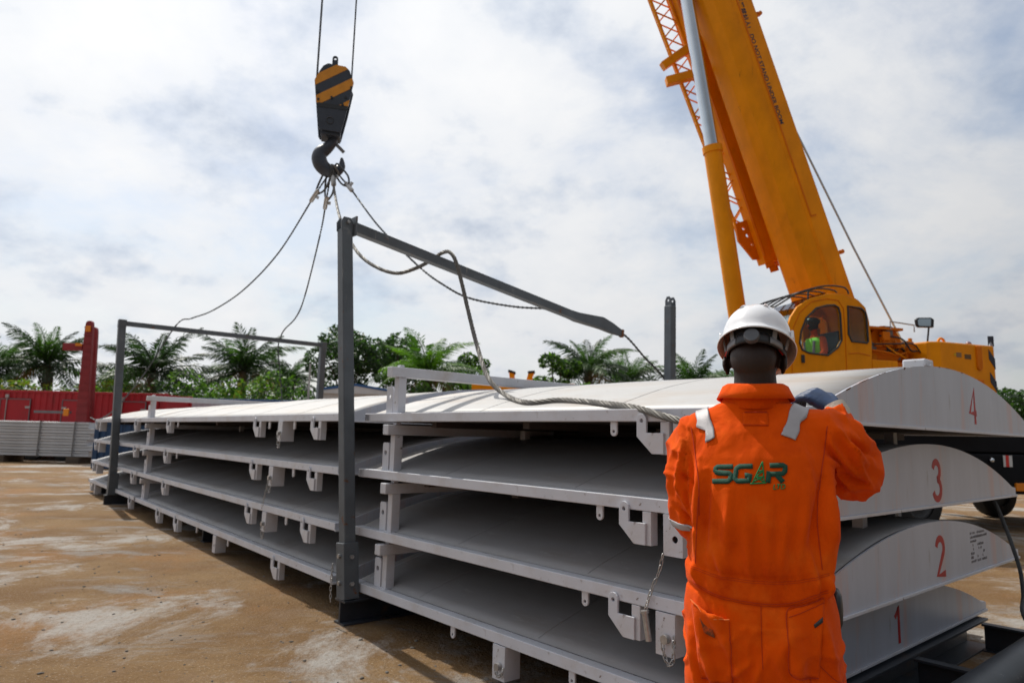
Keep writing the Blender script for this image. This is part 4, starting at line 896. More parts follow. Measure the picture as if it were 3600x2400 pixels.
def wheel_parts(par, x, y, rad=0.52, wd=0.34, sgn=1):
    e = empty('wheel', (x, y, rad)); e.parent = par
    pr = [(0.55, -0.5), (0.86, -0.5), (0.97, -0.38), (1.0, -0.2), (1.0, 0.2), (0.97, 0.38), (0.86, 0.5), (0.55, 0.5)]; n = 28
    MB().rings([[V3((rad * r_ * math.cos(2 * math.pi * i / n), wd * w_, rad * r_ * math.sin(2 * math.pi * i / n))) for i in range(n)] for r_, w_ in pr], cap=False).build('tyre', TYRE, e, smooth=40)
    pr = [(0.56, -0.35), (0.56, 0.42), (0.5, 0.42), (0.42, 0.2), (0.2, 0.22), (0.18, 0.4), (0.02, 0.42)]
    MB().rings([[V3((rad * r_ * math.cos(2 * math.pi * i / n), sgn * wd * w_, rad * r_ * math.sin(2 * math.pi * i / n))) for i in range(n)] for r_, w_ in pr]).build('rim', mat('dark_rim', (0.05, 0.05, 0.052), 0.6), e, smooth=40)
for x in (-4.4, -0.15, 2.1, 3.4):
    for s_ in (1, -1): wheel_parts(ca_, x, s_ * 1.05, sgn=s_)
for x in (-3.4, 1.1):
    for s_ in (1, -1):
        mb = MB(); mb.box(x - 0.14, x + 0.14, min(s_ * 1.16, s_ * 2.1), max(s_ * 1.16, s_ * 2.1), 0.82, 1.08); og = mb.build('outrigger', CARRIER, ca_, bevel=0.02)
        mb = MB(); mb.cyl((x, s_ * 1.98, 0.08), (x, s_ * 1.98, 0.9), 0.07, 16); mb.build('outrigger_leg', GREYDK, og, smooth=40)
        mb = MB(); mb.cyl((x, s_ * 1.98, 0.0), (x, s_ * 1.98, 0.075), 0.24, 20); mb.build('outrigger_pad', GREYDK, og, smooth=40)

# ------------------------------------------------------------------ yard behind: containers, trailer, piles, hut, second crane
def container(loc, rz, L, Hh, Wd, m_, label, doors=(), band=None, z0=0.0):
    c = empty('shipping_container', loc, rz, label, 'container')
    MB().box(0.06, L - 0.06, 0.09, Wd - 0.09, z0 + 0.14, z0 + Hh - 0.03).build('inner_box', m_, c)
    for y0 in (0.0, Wd - 0.06):
        mb = MB(); n = int((L - 0.3) / 0.28); prof = []
        for i in range(n):
            x = 0.15 + i * 0.28; prof += [(x, 0.05), (x + 0.07, 0.05), (x + 0.11, 0.015), (x + 0.21, 0.015), (x + 0.25, 0.05)]
        mb.add([V3((a, y0 + (b if y0 == 0 else 0.06 - b), z)) for z in (z0 + 0.16, z0 + Hh - 0.10) for a, b in prof], [(i, i + 1, len(prof) + i + 1, len(prof) + i) for i in range(len(prof) - 1)])
        mb.build('corrugated_wall', m_, c)
        for za, zb in ((z0, z0 + 0.16), (z0 + Hh - 0.10, z0 + Hh)):
            mm = band if (band and za > z0) else m_
            MB().box(0.12, L - 0.12, y0, y0 + 0.06, za, zb).build('side_rail', mm, c, bevel=0.006)
    for x in (0.0, L - 0.16):
        for y in (0.0, Wd - 0.16):
            MB().box(x, x + 0.16, y - 0.004, y + 0.16, z0 - 0.004, z0 + Hh + 0.004).build('corner_post', m_, c, bevel=0.01)
    for x, sgn in doors:
        e = MB().box(x, x + 1.35, -0.03, 0.012, z0 + 0.35, z0 + Hh - 0.4).build('side_door', m_, c, bevel=0.01)
        for a, b in (((x, z0 + 0.35), (x, z0 + Hh - 0.4)), ((x + 1.35, z0 + 0.35), (x + 1.35, z0 + Hh - 0.4)), ((x, z0 + Hh - 0.4), (x + 1.35, z0 + Hh - 0.4))):
            MB().beam((a[0], -0.035, a[1]), (b[0], -0.035, b[1]), 0.035, 0.035, (0, 1, 0)).build('door_trim', GREYDK, e)
        for zz in (z0 + 0.7, z0 + Hh - 0.8):
            MB().box(x + (0.0 if sgn < 0 else 1.15), x + (0.2 if sgn < 0 else 1.37), -0.07, -0.031, zz, zz + 0.09).build('hinge', ZINC, e)
        xx = x + (1.05 if sgn < 0 else 0.3)
        MB().tube([(xx, -0.06, z0 + 0.3), (xx, -0.06, z0 + Hh - 0.2)], 0.022, 8).build('lock_rod', ZINC, e)
        for zz in (z0 + 0.5, z0 + Hh - 0.35): MB().box(xx - 0.08, xx + 0.08, -0.09, -0.035, zz, zz + 0.14).build('rod_guide', ZINC, e, bevel=0.01)
    return c
container((-29.6, 31.0, 0), R(-0.6), 14.2, 2.65, 2.44, REDC, 'long red corrugated container with grey trimmed side doors, far left', doors=((5.1, 1), (6.75, 1), (9.55, -1), (11.95, 1)), z0=0.33)
for i, x in enumerate((-29.0, -23.2, -16.4)):
    mb = MB(); mb.box(x - 0.6, x + 0.6, 31.15, 33.2, 0, 0.32); tag(mb.build('timber_block', BARK), ('timber block under the left end of the red container', 'timber block under the middle of the red container', 'timber block under the right end of the red container')[i], 'timber', 'blocks under the red container')
container((-14.5, 24.2, 0), R(3.0), 6.1, 1.62, 2.44, BLUEC, 'low blue container behind the left panels, mostly hidden', z0=0.0)
container((-19.6, 36.0, 0), R(-1.0), 9.0, 3.05, 2.44, mat('pale_shed', (0.42, 0.45, 0.50), 0.5, var=0.08), 'long pale container with blue top rail behind the left panels', z0=0.0, band=mat('blue_band', (0.03, 0.10, 0.26), 0.5))

# bundle of pale corrugated steel sheets
for i in range(6):
    z0 = 0.26 + i * 0.222
    e = empty('steel_decking', (-24.5, 27.0, z0), R(0.3), f'{("lowest", "second lowest", "third lowest", "third highest", "second highest", "topmost")[i]} pale corrugated steel section in the strapped pile, far left', 'steel decking', 'pale steel sections in the pile at far left')
    Lx = 8.15 + 0.12 * math.sin(i * 2.1)
    prof = [(0.10, 0.0), (0.0, 0.015), (0.0, 0.075), (0.06, 0.095), (0.06, 0.135), (0.0, 0.155), (0.0, 0.205), (0.10, 0.219), (0.95, 0.219), (0.95, 0.0)]
    MB().prism(prof, lambda a, b, t: V3((t, a, b)), Lx).build('section', mat('pale_steel', (0.56, 0.58, 0.61), 0.4, metal=0.1, var=0.1, vscale=2), e)
for i, x in enumerate((-18.3, -16.95)):
    mb = MB(); mb.box(x - 0.03, x + 0.03, 26.985, 26.995, 0.24, 1.62); mb.box(x - 0.03, x + 0.03, 26.985, 28.0, 1.605, 1.612); tag(mb.build('steel_strap', GREYDK), ('left', 'right')[i] + ' dark strap binding the pale steel pile', 'strap', 'straps on the steel pile')
for i, x in enumerate((-23.0, -19.8, -16.9)):
    mb = MB(); mb.box(x - 0.25, x + 0.25, 26.95, 28.1, 0.0, 0.258); tag(mb.build('timber_block', BARK, bevel=0.01), ('left', 'middle', 'right')[i] + ' timber block carrying the pale steel pile', 'timber', 'blocks under the steel pile')

# low-bed trailer with its two ramps folded upright
tr = empty('lowbed_trailer', (-18.2, 29.4, 0), 0, 'dark red low-bed trailer with tall upright loading ramps', 'trailer')
MB().box(-6.5, 0.9, -0.75, 1.55, 0.75, 1.05).build('deck', REDR, tr, bevel=0.02)
for i, (x, y, h) in enumerate(((0.20, -0.5, 5.9), (0.04, 0.1, 5.72))):
    mb = MB(); mb.prism([(x - 0.16, 1.05), (x + 0.34, 1.05), (x + 0.13, h - 0.25), (x + 0.10, h - 0.06), (x + 0.03, h), (x - 0.10, h), (x - 0.17, h - 0.06), (x - 0.20, h - 0.25)], lambda a, b, t, y=y: V3((a, y + t, b)), 0.16); rp = mb.build('ramp', REDR, tr, bevel=0.015)
    for k in range(14):
        zz = 1.3 + k * 0.33; f_ = (zz - 1.05) / 4.6
        if zz < h - 0.3: MB().box(x - 0.155 - 0.04 * f_, x + 0.33 - 0.20 * f_, y - 0.03, y - 0.001, zz, zz + 0.05).build('tread_bar', REDR, rp)
    mb = MB(); mb.box(x - 0.15, x + 0.08, y - 0.05, y - 0.001, h - 0.48, h - 0.22); mb.build('marker_lamp', AMBER, rp, bevel=0.03) if i == 0 else None
MB().box(-0.85, -0.02, -0.5, -0.34, 4.62, 4.92).build('lamp_arm', REDR, tr, bevel=0.01)
MB().box(-0.30, -0.02, -0.53, -0.501, 4.80, 4.92).build('marker_lamp', AMBER, tr)
MB().box(-1.7, -0.2, -0.55, -0.42, 1.95, 2.05).build('lamp_bar', GREYDK, tr)
MB().box(-0.45, -0.22, -0.60, -0.551, 1.85, 2.15).build('marker_lamp', AMBER, tr, bevel=0.02)
for x in (-0.3, -1.5, -2.7):
    for y in (-0.55, 1.3): wheel_parts(tr, x, y, 0.42, 0.25, -1 if y < 0 else 1)

# white site hut with blue eaves
hu = empty('site_hut', (-9.4, 34.0, 0), R(2), 'white site hut with blue roof edge behind the near post', 'hut')
MB().box(0, 3.5, 0, 5.5, 0, 3.35).build('wall', WHITEB, hu)
for i in range(7): MB().box(0.02 + i * 0.5, 0.05 + i * 0.5, -0.02, -0.001, 0.1, 3.34).build('wall_rib', WHITEB, hu)
mb = MB(); mb.prism([(-0.15, 3.352), (3.65, 3.352), (3.65, 3.50), (1.75, 3.78), (-0.15, 3.50)], lambda a, b, t: V3((a, -0.15 + t, b)), 5.8); mb.build('roof', WHITEB, hu)
for a, b in (((-0.16, 3.52), (1.75, 3.80)), ((1.75, 3.80), (3.66, 3.52))): MB().beam((a[0], -0.16, a[1]), (b[0], -0.16, b[1]), 0.02, 0.12, (0, 0, 1)).build('eave_board', mat('eave_blue', (0.03, 0.11, 0.30), 0.5), hu)
mb = MB(); mb.box(2.4, 3.2, -0.03, -0.001, 0.0, 2.1); mb.build('door', mat('hut_door', (0.3, 0.32, 0.35), 0.5), hu)

# second crane folded for travel
c2 = empty('truck_crane', (0.0, 25.2, 0), R(-4), 'low folded yellow truck crane far behind the top panel', 'crane')
MB().box(-1.45, 2.35, 0.0, 0.85, 2.95, 3.42).build('boom', CRANEY, c2, bevel=0.02)
MB().box(2.35, 6.0, 0.1, 0.75, 2.98, 3.36).build('boom', CRANEO, c2, bevel=0.02)
for x, sg in ((0.05, -1), (0.62, 1)):
    mb = MB(); mb.prism([(x - 0.10, 3.42), (x + 0.15, 3.42), (x + 0.10 + sg * 0.05, 3.66), (x + 0.13 + sg * 0.08, 3.82), (x - 0.08 + sg * 0.08, 3.90 if sg < 0 else 3.80)], lambda a, b, t: V3((a, 0.2 + t, b)), 0.35); hn = mb.build('rest_horn', CRANEY, c2, bevel=0.01)
    mb = MB(); mb.beam((x - 0.10 + sg * 0.08, 0.38, 3.88 - (0.05 if sg > 0 else 0)), (x + 0.16 + sg * 0.08, 0.38, 3.86 if sg > 0 else 3.80), 0.40, 0.09); mb.build('rubber_pad', BLACK, hn, bevel=0.01)
MB().box(-0.85, -0.25, -0.1, 0.9, 1.2, 2.94).build('slew_tower', CRANEY, c2, bevel=0.02)
mb = MB(); mb.prism([(-2.3, 1.2), (-1.2, 1.2), (-1.2, 2.75), (-1.95, 2.75), (-2.3, 2.2)], lambda a, b, t: V3((a, -0.3 + t, b)), 1.9); mb.build('driver_cab', CARRIER, c2, bevel=0.04)
MB().tube([(-2.2, -0.4, 2.3), (-2.35, -0.5, 2.75), (-2.3, -0.55, 2.95)], 0.04, 8).build('mirror_arm', GREYDK, c2)
MB().box(-2.4, 6, -0.2, 1.3, 0.7, 1.2).build('chassis', CARRIER, c2, bevel=0.03)
for x in (-1.7, 3.2, 4.6):
    for y in (-0.15, 1.2): wheel_parts(c2, x, y, 0.5, 0.3, -1 if y < 0 else 1)
# thin white lamp pole by the hut
lp = empty('lamp_pole', (-10.3, 35.0, 0), 0, 'thin pale pole beside the white hut', 'pole')
MB().tube([(0, 0, 0), (0, 0, 4.9)], [0.07, 0.045], 10).build('shaft', ZINC, lp, smooth=50); MB().tube([(0, 0, 0), (0, 0, 0.05)], 0.16, 12).build('base_plate', ZINC, lp)

# ------------------------------------------------------------------ vegetation
def frond_mesh(seed, L):
    rd = random.Random(seed); mb = MB(); droop = 0.62 + 0.5 * rd.random(); mid = []
    for i in range(13):
        t = i / 12; mid.append(V3((L * (t - 0.13 * t * t * droop), 0, L * (0.28 * t - 0.62 * droop * t * t))))
    mb.tube(mid, [0.045 * (1 - 0.85 * i / 12) for i in range(13)], 4)
    n = 46
    for i in range(n):
        t = 0.12 + 0.88 * i / n; k = t * 12; j = min(int(k), 11); p = mid[j].lerp(mid[j + 1], k - j); tg = (mid[j + 1] - mid[j]).normalized()
        ll = L * 0.21 * math.sin(math.pi * min(1, 0.18 + t * 0.80)) ** 0.6 * (0.8 + 0.4 * rd.random())
        for s_ in (-1, 1):
            out = (V3((0, s_, 0)) * 0.9 + tg * (0.5 + 0.35 * t) + V3((0, 0, -0.25 - 0.5 * rd.random() + (0.5 if rd.random() < 0.3 else 0)))).normalized()
            q = p + out * ll; sidev = tg * (0.027 + 0.014 * rd.random()) * L / 3
            m_ = p + out * ll * 0.55 + V3((0, 0, 0.05 * ll)); q = q + V3((0, 0, -0.22 * ll))
            mb.add([p, m_ + sidev, q, m_ - sidev], [(0, 1, 2, 3)])
    return mb
FR = {}
for mi_ in range(5):
    for k in range(3):
        me = frond_mesh(100 + k * 7 + mi_, 3.2).mesh('frond'); me.materials.append(LEAFS[mi_]); FR[mi_, k] = me
def palm(x, y, h, size, label, seed, tones=(0, 0, 1), n=30):
    rd = random.Random(seed); h = h - 0.35 + 0.5 * (rd.random() - 0.5); p = empty('palm_tree', (x, y, 0), rd.random() * 6, label, 'palm tree', 'oil palms along the yard edge')
    lean = V3((rd.uniform(-0.3, 0.3), rd.uniform(-0.3, 0.3), 0)); pts = [lean * (i / 6) ** 2 + V3((0, 0, h * i / 6)) for i in range(7)]
    MB().tube(pts, [0.32, 0.27, 0.25, 0.25, 0.27, 0.31, 0.24], 10).build('trunk', BARK, p, smooth=60)
    mb = MB()
    for i in range(26):     # old leaf stubs under the crown
        a = i * 2.4; z = h - 0.05 * i; mb.tube([V3((0.2 * math.cos(a), 0.2 * math.sin(a), z)) + lean, V3((0.42 * math.cos(a), 0.42 * math.sin(a), z + 0.25)) + lean], [0.06, 0.02], 4)
    mb.build('leaf_stubs', BARK, p)
    for i in range(n):
        t = i / n; pit = R(80 - 112 * t ** 0.9 + rd.uniform(-11, 11)); az = i * 2.39996 + rd.uniform(-0.25, 0.25)
        o = obj('frond', FR[rd.choice(tones) if t < 0.85 else rd.choice((tones[0], 0, 4, 3 if rd.random() < 0.3 else 4)), rd.randrange(3)], None, p)
        o.location = lean + V3((0, 0, h)); s = size / 2.8 * rd.uniform(0.82, 1.12) * (0.85 if t < 0.15 else 1); o.scale = (s, s, s)
        o.rotation_euler = (rd.uniform(-0.3, 0.3), -pit * 0.92, az)
    return p
palm(-31.4, 42.0, 5.2, 2.9, 'oil palm cut by the left edge of the photo', 1)
palm(-28.1, 42.0, 5.2, 3.1, 'dark oil palm left of the upright red ramps', 2)
palm(-25.8, 45.0, 4.2, 2.2, 'small oil palm just right of the red ramps', 3)
palm(-21.9, 42.0, 5.2, 3.4, 'oil palm behind the left post of the far frame', 4)
palm(-18.1, 46.0, 5.6, 3.6, 'oil palm in the middle of the far portal frame', 5)
palm(-15.8, 49.0, 5.2, 2.6, 'small oil palm right of the framed palm', 12)
palm(-5.0, 42.0, 5.2, 3.4, 'lush green oil palm right of the near post', 6, (1, 1, 2), 32)
palm(4.95, 46.0, 6.4, 3.2, 'tall oil palm under the end of the broken beam', 7)
palm(8.6, 50.0, 6.0, 3.1, 'oil palm left of the single grey post', 8, (0, 1, 1))
palm(12.6, 47.0, 5.4, 2.9, 'oil palm behind the white helmet, right of the single post', 9, (0, 1, 1))
palm(16.0, 50.0, 5.2, 2.8, 'oil palm hidden mostly behind the crane cylinder', 10, (0, 1, 1))

def foliage(mb, blobs, n, leaf, rd):
    tot = sum(r[0] * r[1] * r[2] for c, r in blobs)
    for c, r in blobs:
        for i in range(int(n * r[0] * r[1] * r[2] / tot)):
            while True:
                d = V3((rd.uniform(-1, 1), rd.uniform(-1, 1), rd.uniform(-1, 1)))
                if 0.2 < d.length < 1: break
            d = d.normalized() * (d.length ** 0.45)
            if noise.noise(V3((d.x * 2.2 + c[0], d.y * 2.2 + c[1], d.z * 2.2 + c[2]))) < -0.12: continue
            p = V3((c[0] + d.x * r[0], c[1] + d.y * r[1], c[2] + d.z * r[2]))
            a = V3((rd.gauss(0, 1), rd.gauss(0, 1), rd.gauss(0, 0.6))).normalized(); b = a.cross(V3((rd.gauss(0, 1), rd.gauss(0, 1), rd.gauss(0, 1)))).normalized(); s = leaf * rd.uniform(0.6, 1.3)
            mb.add([p - a * s, p + b * s * 0.42, p + a * s, p - b * s * 0.42], [(0, 1, 2, 3)])
def tree(x, y, h, rad, label, seed, tone=(0, 1), n=5200, trunk_h=None, name='broadleaf_tree', cat='tree', group='trees behind the yard', squash=0.75):
    rd = random.Random(seed); p = empty(name, (x, y, 0), 0, label, cat, group); th = trunk_h if trunk_h is not None else h * 0.4
    blobs = []; nb = 9; mb = MB(); mb.tube([(0, 0, 0), (0.1, 0, th * 0.5), (0, 0.1, th), (0.1, 0, h * 0.7)], [0.05 * h * 0.6, 0.04 * h * 0.55, 0.03 * h * 0.5, 0.02], 8)
    for i in range(nb):
        a = i * 2.4 + rd.random(); rr_ = rad * rd.uniform(0.25, 0.7); zc = th + (h - th) * rd.uniform(0.25, 0.85); br = rad * rd.uniform(0.32, 0.55)
        c = (rr_ * math.cos(a), rr_ * math.sin(a), min(zc, h - br * squash)); blobs.append((c, (br, br, br * squash)))
        mb.tube(smooth_path([(0, 0, th * rd.uniform(0.6, 1.0)), (c[0] * 0.5, c[1] * 0.5, (th + c[2]) * 0.5), c], 0.4), [0.07 * h / 6] * 1 + [0.04 * h / 6] * 0 if False else 0.035 * h / 6, 5)
    mb.build('trunk', BARK, p, smooth=60)
    for k, t in enumerate(tone):
        mb = MB(); foliage(mb, blobs, n // len(tone), 0.16 if name != 'bush' else 0.13, rd); mb.build('crown', LEAFS[t], p)
    return p
tree(-10.6, 44.0, 8.6, 2.9, 'dark broadleaf tree left of the near post', 31, (0, 0, 1), 8500)
tree(-8.0, 46.5, 9.1, 2.6, 'tall thin-topped tree right behind the near post', 32, (0, 1), 6000)
tree(-2.7, 46.5, 7.5, 1.5, 'small tree left of the hanging twisted rope', 33, (0, 1, 2), 3600)
tree(3.0, 43.5, 6.9, 1.7, 'rounded green tree left of the tall palm', 34, (1, 2, 0), 4500)
tree(30.2, 41.0, 5.1, 2.4, 'dark tree at the right edge beyond the crane', 35, (0, 1), 4500)
G_B = 'green bushes behind the yard'
for i, (x, y, h, r, tn, lab) in enumerate((
    (-30.5, 40, 3.7, 1.9, (1, 2), 'bush at the far left edge behind the red container'), (-27.2, 39, 3.6, 2.0, (3, 2), 'yellowish bush behind the red container, below the dark palm'),
    (-24.3, 40, 4.0, 1.9, (2, 3), 'bush right of the red ramps'), (-20.6, 40, 3.8, 2.2, (0, 1), 'dark bush below the palm at the far post'),
    (-17.6, 40, 4.7, 2.0, (2, 1), 'bright bush under the palm inside the far frame'), (-15.4, 40.5, 4.4, 2.0, (2, 3, 1), 'light green bush left of the hanging sling'),
    (-13.1, 41, 5.1, 1.8, (1, 0, 2), 'tall bush at the right post of the far frame'), (-6.5, 41, 4.0, 2.0, (0, 1), 'dark bush above the white crossbar'),
    (-3.4, 44, 4.2, 1.6, (0, 1), 'bush below the small tree by the rope'), (1.6, 39, 4.5, 1.6, (2, 1), 'bright bush right of the yellow boom rests'),
    (4.0, 39, 4.4, 1.6, (1, 2), 'bush below the tall palm'), (6.6, 42, 4.4, 1.7, (1, 0), 'bush left of the single grey post at the foot of palms'),
    (9.3, 43, 4.6, 2.0, (0, 1), 'dark bush just behind the single grey post'), (12.2, 43, 4.9, 2.0, (1, 0, 2), 'bush right of the single post, beside the helmet'),
    (16.0, 43, 4.6, 2.2, (0, 1), 'bush behind the worker and crane cylinder'), (33.5, 44, 4.4, 2.0, (1, 2), 'low bush at the far right edge'))):
    tree(x, y, h + 0.35, r + 0.3, lab, 60 + i, tn, 3600, 0.7, 'bush', 'bush', G_B, 0.9)
# the wood behind, one dark mass low along the horizon
rd = random.Random(77); mb = MB(); bl = []
for i in range(60):
    x = -62 + i * 2.1; bl.append(((x + rd.uniform(-1, 1), 58 + rd.uniform(-3, 3), 2.2 + rd.uniform(-0.3, 0.8)), (2.0, 1.6, 2.0 + rd.random())))
foliage(mb, bl, 26000, 0.24, rd)
tag(mb.build('distant_wood', LEAFS[0]), 'low dark wood along the far edge of the yard', 'wood', kind='stuff')

# ------------------------------------------------------------------ people
def limb(mb, pts, rs, n=20, flat=1.0):
    P = smooth_path(pts, 0.03); L0 = [0.0]
    for i in range(1, len(pts)): L0.append(L0[-1] + (V3(pts[i]) - V3(pts[i - 1])).length)
    acc = 0.0; rr_ = []
    for i, p in enumerate(P):
        if i: acc += (p - P[i - 1]).length
        rr_.append(float(np.interp(min(acc, L0[-1]), L0, rs)))
    mb.tube(P, rr_, n); mb.ellip(pts[0], (rs[0],) * 3, 14, 10); mb.ellip(pts[-1], (rs[-1],) * 3, 14, 10)
def glove(parent, wrist, fwd, back, curl, side, name_m=GLOVE, scale=1.0):
    """palm, four fingers and a thumb; fwd = towards the knuckles, back = out of the back of the hand, side = +1 thumb on the right of fwd seen from the back"""
    f = V3(fwd).normalized(); b = (V3(back) - f * V3(back).dot(f)).normalized(); s = f.cross(b) * side; w = V3(wrist); k = scale
    mb = MB()
    pts = [w + s * x * k + f * y * k for x, y in ((0, 0.0), (0, 0.03), (0.003, 0.06), (0.003, 0.085))]
    mb.rings([[p + (s * math.cos(2 * math.pi * i / 20) * rx + b * math.sin(2 * math.pi * i / 20) * ry) * k for i in range(20)] for p, rx, ry in zip(pts, (0.030, 0.036, 0.043, 0.042), (0.024, 0.020, 0.019, 0.016))])
    for x, ln in ((0.031, 0.078), (0.011, 0.088), (-0.010, 0.082), (-0.030, 0.066)):
        p0 = w + (s * x + f * 0.082) * k; path = [p0 - f * 0.02 * k, p0]; ang = 0.25
        for seg, fr2 in ((0.42, curl), (0.32, curl * 1.15), (0.26, curl * 0.8)):
            ang += fr2; d = f * math.cos(ang) - b * math.sin(ang); path.append(path[-1] + d * ln * seg * k)
        limb(mb, path, [0.0118 * k, 0.0122 * k, 0.0112 * k, 0.0102 * k, 0.009 * k], 12)
    t0 = w + (s * 0.026 + f * 0.022) * k; limb(mb, [t0, t0 + (s * 0.028 + f * 0.028 - b * 0.008) * k, t0 + (s * 0.030 + f * 0.058 - b * 0.024) * k, t0 + (s * 0.016 + f * 0.078 - b * 0.036) * k], [0.016 * k, 0.0145 * k, 0.012 * k, 0.010 * k], 12)
    me = blend(mb, 0.0030, 4, 0.5); return obj('glove', me, name_m, parent)

wk = empty('person', (0.70, 1.97, 0.0), R(-19.6), 'worker seen from behind in orange coveralls, white hard hat and blue glove', 'person')
# --- body under the clothes: head, neck and chest in one skin
Hc = V3((0.004, 0.097, 1.704)); HR = (Matrix.Rotation(R(-6), 4, 'Z') @ Matrix.Rotation(R(-20), 4, 'X'))
def hd(x, y, z): return Hc + HR @ V3((x, y, z))
Rm = HR.to_3x3()
mb = MB()
mb.ellip(hd(0, 0, 0.02), (0.073, 0.096, 0.105), 28, 20, Rm); mb.ellip(hd(0, 0.035, -0.055), (0.058, 0.062, 0.062), 24, 16, Rm); mb.ellip(hd(0, -0.045, -0.02), (0.066, 0.052, 0.07), 24, 16, Rm)
mb.ellip(hd(0, 0.098, -0.02), (0.016, 0.022, 0.026), 12, 10, Rm); mb.ellip(hd(0, 0.088, -0.066), (0.024, 0.014, 0.012), 12, 8, Rm); mb.ellip(hd(0, 0.083, 0.03), (0.055, 0.02, 0.014), 16, 8, Rm)
for s_ in (-1, 1):
    Me = Rm @ Matrix.Rotation(R(28 * s_), 3, 'Z') @ Matrix.Rotation(R(-10), 3, 'X')
    mb.ellip(hd(0.081 * s_, -0.002, -0.020), (0.0085, 0.019, 0.030), 12, 12, Me); mb.ellip(hd(0.0855 * s_, -0.013, -0.015), (0.0075, 0.009, 0.026), 10, 10, Me); mb.ellip(hd(0.079 * s_, 0.004, -0.045), (0.007, 0.009, 0.010), 10, 8, Me)
    mb.ellip(hd(0.03 * s_, 0.086, 0.008), (0.014, 0.010, 0.009), 10, 8, Rm)
limb(mb, [(0.0, 0.070, 1.46), (0.0, 0.068, 1.56), (0.003, 0.066, 1.63), hd(0, -0.03, -0.03)], [0.085, 0.069, 0.060, 0.058], 24)
mb.rings([ering((0, cy, z), rx, ry) for z, rx, ry, cy in ((1.2, 0.12, 0.08, 0), (1.40, 0.15, 0.085, .035), (1.48, 0.14, 0.075, .065), (1.53, 0.08, 0.06, .075))])
body = obj('body', blend(mb, 0.0045, 5, 0.5), SKIN, wk)
mb = MB(); mb.ellip(hd(0, -0.006, 0.022), (0.0765, 0.0985, 0.108), 28, 20, Rm); hm = mb.mesh('hair', 60)
bmh = bmesh.new(); bmh.from_mesh(hm); inv = HR.inverted()
for v in list(bmh.verts):
    l = inv @ (v.co - Hc)
    if l.z < -0.005 - 0.45 * l.y * 0 or (l.y > 0.05 and l.z < 0.06): bmh.verts.remove(v)
bmh.to_mesh(hm); bmh.free(); obj('hair', hm, HAIR, wk)
# --- coverall
mb = MB()
tor = [(0.80, .170, .125, .008, 0), (0.86, .196, .135, .006, 0), (0.93, .203, .142, .004, 0), (1.00, .202, .138, 0, 0), (1.05, .193, .128, -.002, 0), (1.085, .189, .124, -.002, 0), (1.14, .189, .125, -.003, 0), (1.24, .188, .128, -.004, 0), (1.33, .190, .128, -.003, .014), (1.41, .196, .122, 0, .042), (1.47, .198, .113, 0, .068), (1.515, .190, .100, .002, .086), (1.545, .152, .090, .002, .088), (1.567, .105, .082, .002, .080)]
mb.rings([ering((cx, cy, z), rx, ry, 40, 2.35) for z, rx, ry, cx, cy in tor])
limb(mb, [(.150, .070, 1.475), (.208, .09, 1.455), (.257, .14, 1.385), (.259, .175, 1.372)], [.078, .086, .085, .080])
limb(mb, [(.259, .175, 1.372), (.252, .23, 1.43), (.243, .312, 1.525)], [.078, .062, .047])
limb(mb, [(-.145, .070, 1.47), (-.175, .058, 1.42), (-.174, .010, 1.30), (-.166, .012, 1.225)], [.074, .078, .070, .064])
limb(mb, [(-.165, .01, 1.225), (-.150, .12, 1.20), (-.12, .25, 1.22)], [.064, .056, .048])
for s_ in (-1, 1):
    limb(mb, [(.098 * s_ + .006, 0, .86), (.104 * s_ + .006, .0, .70), (.110 * s_, .0, .48), (.112 * s_, -.005, .28), (.114 * s_, -.005, .10)], [.104, .100, .090, .086, .090], 24)
cov = blend(mb, 0.0062, 7, 0.6)
nv = len(cov.vertices); co = np.empty(nv * 3); cov.vertices.foreach_get('co', co); co = co.reshape(-1, 3)
no = np.empty(nv * 3); cov.vertices.foreach_get('normal', no); no = no.reshape(-1, 3)
X, Y, Z = co.T
def seg(x0, z0, x1, z1):
    dx_, dz_ = x1 - x0, z1 - z0; t = np.clip(((X - x0) * dx_ + (Z - z0) * dz_) / (dx_ * dx_ + dz_ * dz_), 0, 1)
    return np.hypot(X - x0 - t * dx_, Z - z0 - t * dz_), t
disp = np.zeros(nv); FOLD = 2.5; backside = np.clip(-no[:, 1] * 1.6 + 0.3, 0, 1)
def ridge(x0, z0, x1, z1, w_, h_, mask=None):
    d, t = seg(x0, z0, x1, z1); g = np.exp(-(d / w_) ** 2) * (np.sin(np.pi * np.clip(t, 0.03, 0.97)) ** 0.5) * h_ * FOLD
    return g * (backside if mask is None else mask)
for a in ((.185, 1.40, .150, 1.12, .010, .010), (.165, 1.36, .13, 1.20, .008, -.007), (.178, 1.30, .165, 1.06, .010, .009), (.128, 1.34, .10, 1.14, .012, .005), (-.15, 1.40, -.155, 1.12, .012, .010), (-.128, 1.36, -.135, 1.16, .009, -.006),
          (-.07, 1.32, -.085, 1.10, .014, .005), (.02, 1.28, .03, 1.10, .016, .004), (.07, 1.25, .05, 1.09, .013, .0045), (-.03, 1.22, -.02, 1.09, .011, .004), (-.11, 1.17, -.08, 1.09, .009, .005), (.12, 1.18, .14, 1.08, .008, .006),
          (.155, 1.12, .165, 1.06, .006, .007), (.135, 1.12, .14, 1.06, .005, .005), (-.165, 1.12, -.15, 1.06, .006, .007), (-.12, 1.03, -.04, .84, .010, .006), (-.16, 1.0, -.10, .80, .011, .009), (-.18, .95, -.13, .72, .011, .010), (.15, 1.02, .18, .82, .012, .007), (.06, 1.0, .10, .82, .014, .004),
          (.02, .93, -.03, .82, .010, .005), (.03, .93, .08, .80, .010, .005), (-.02, .90, -.10, .83, .008, .006)):
    disp += ridge(*a)
one = np.ones(nv)
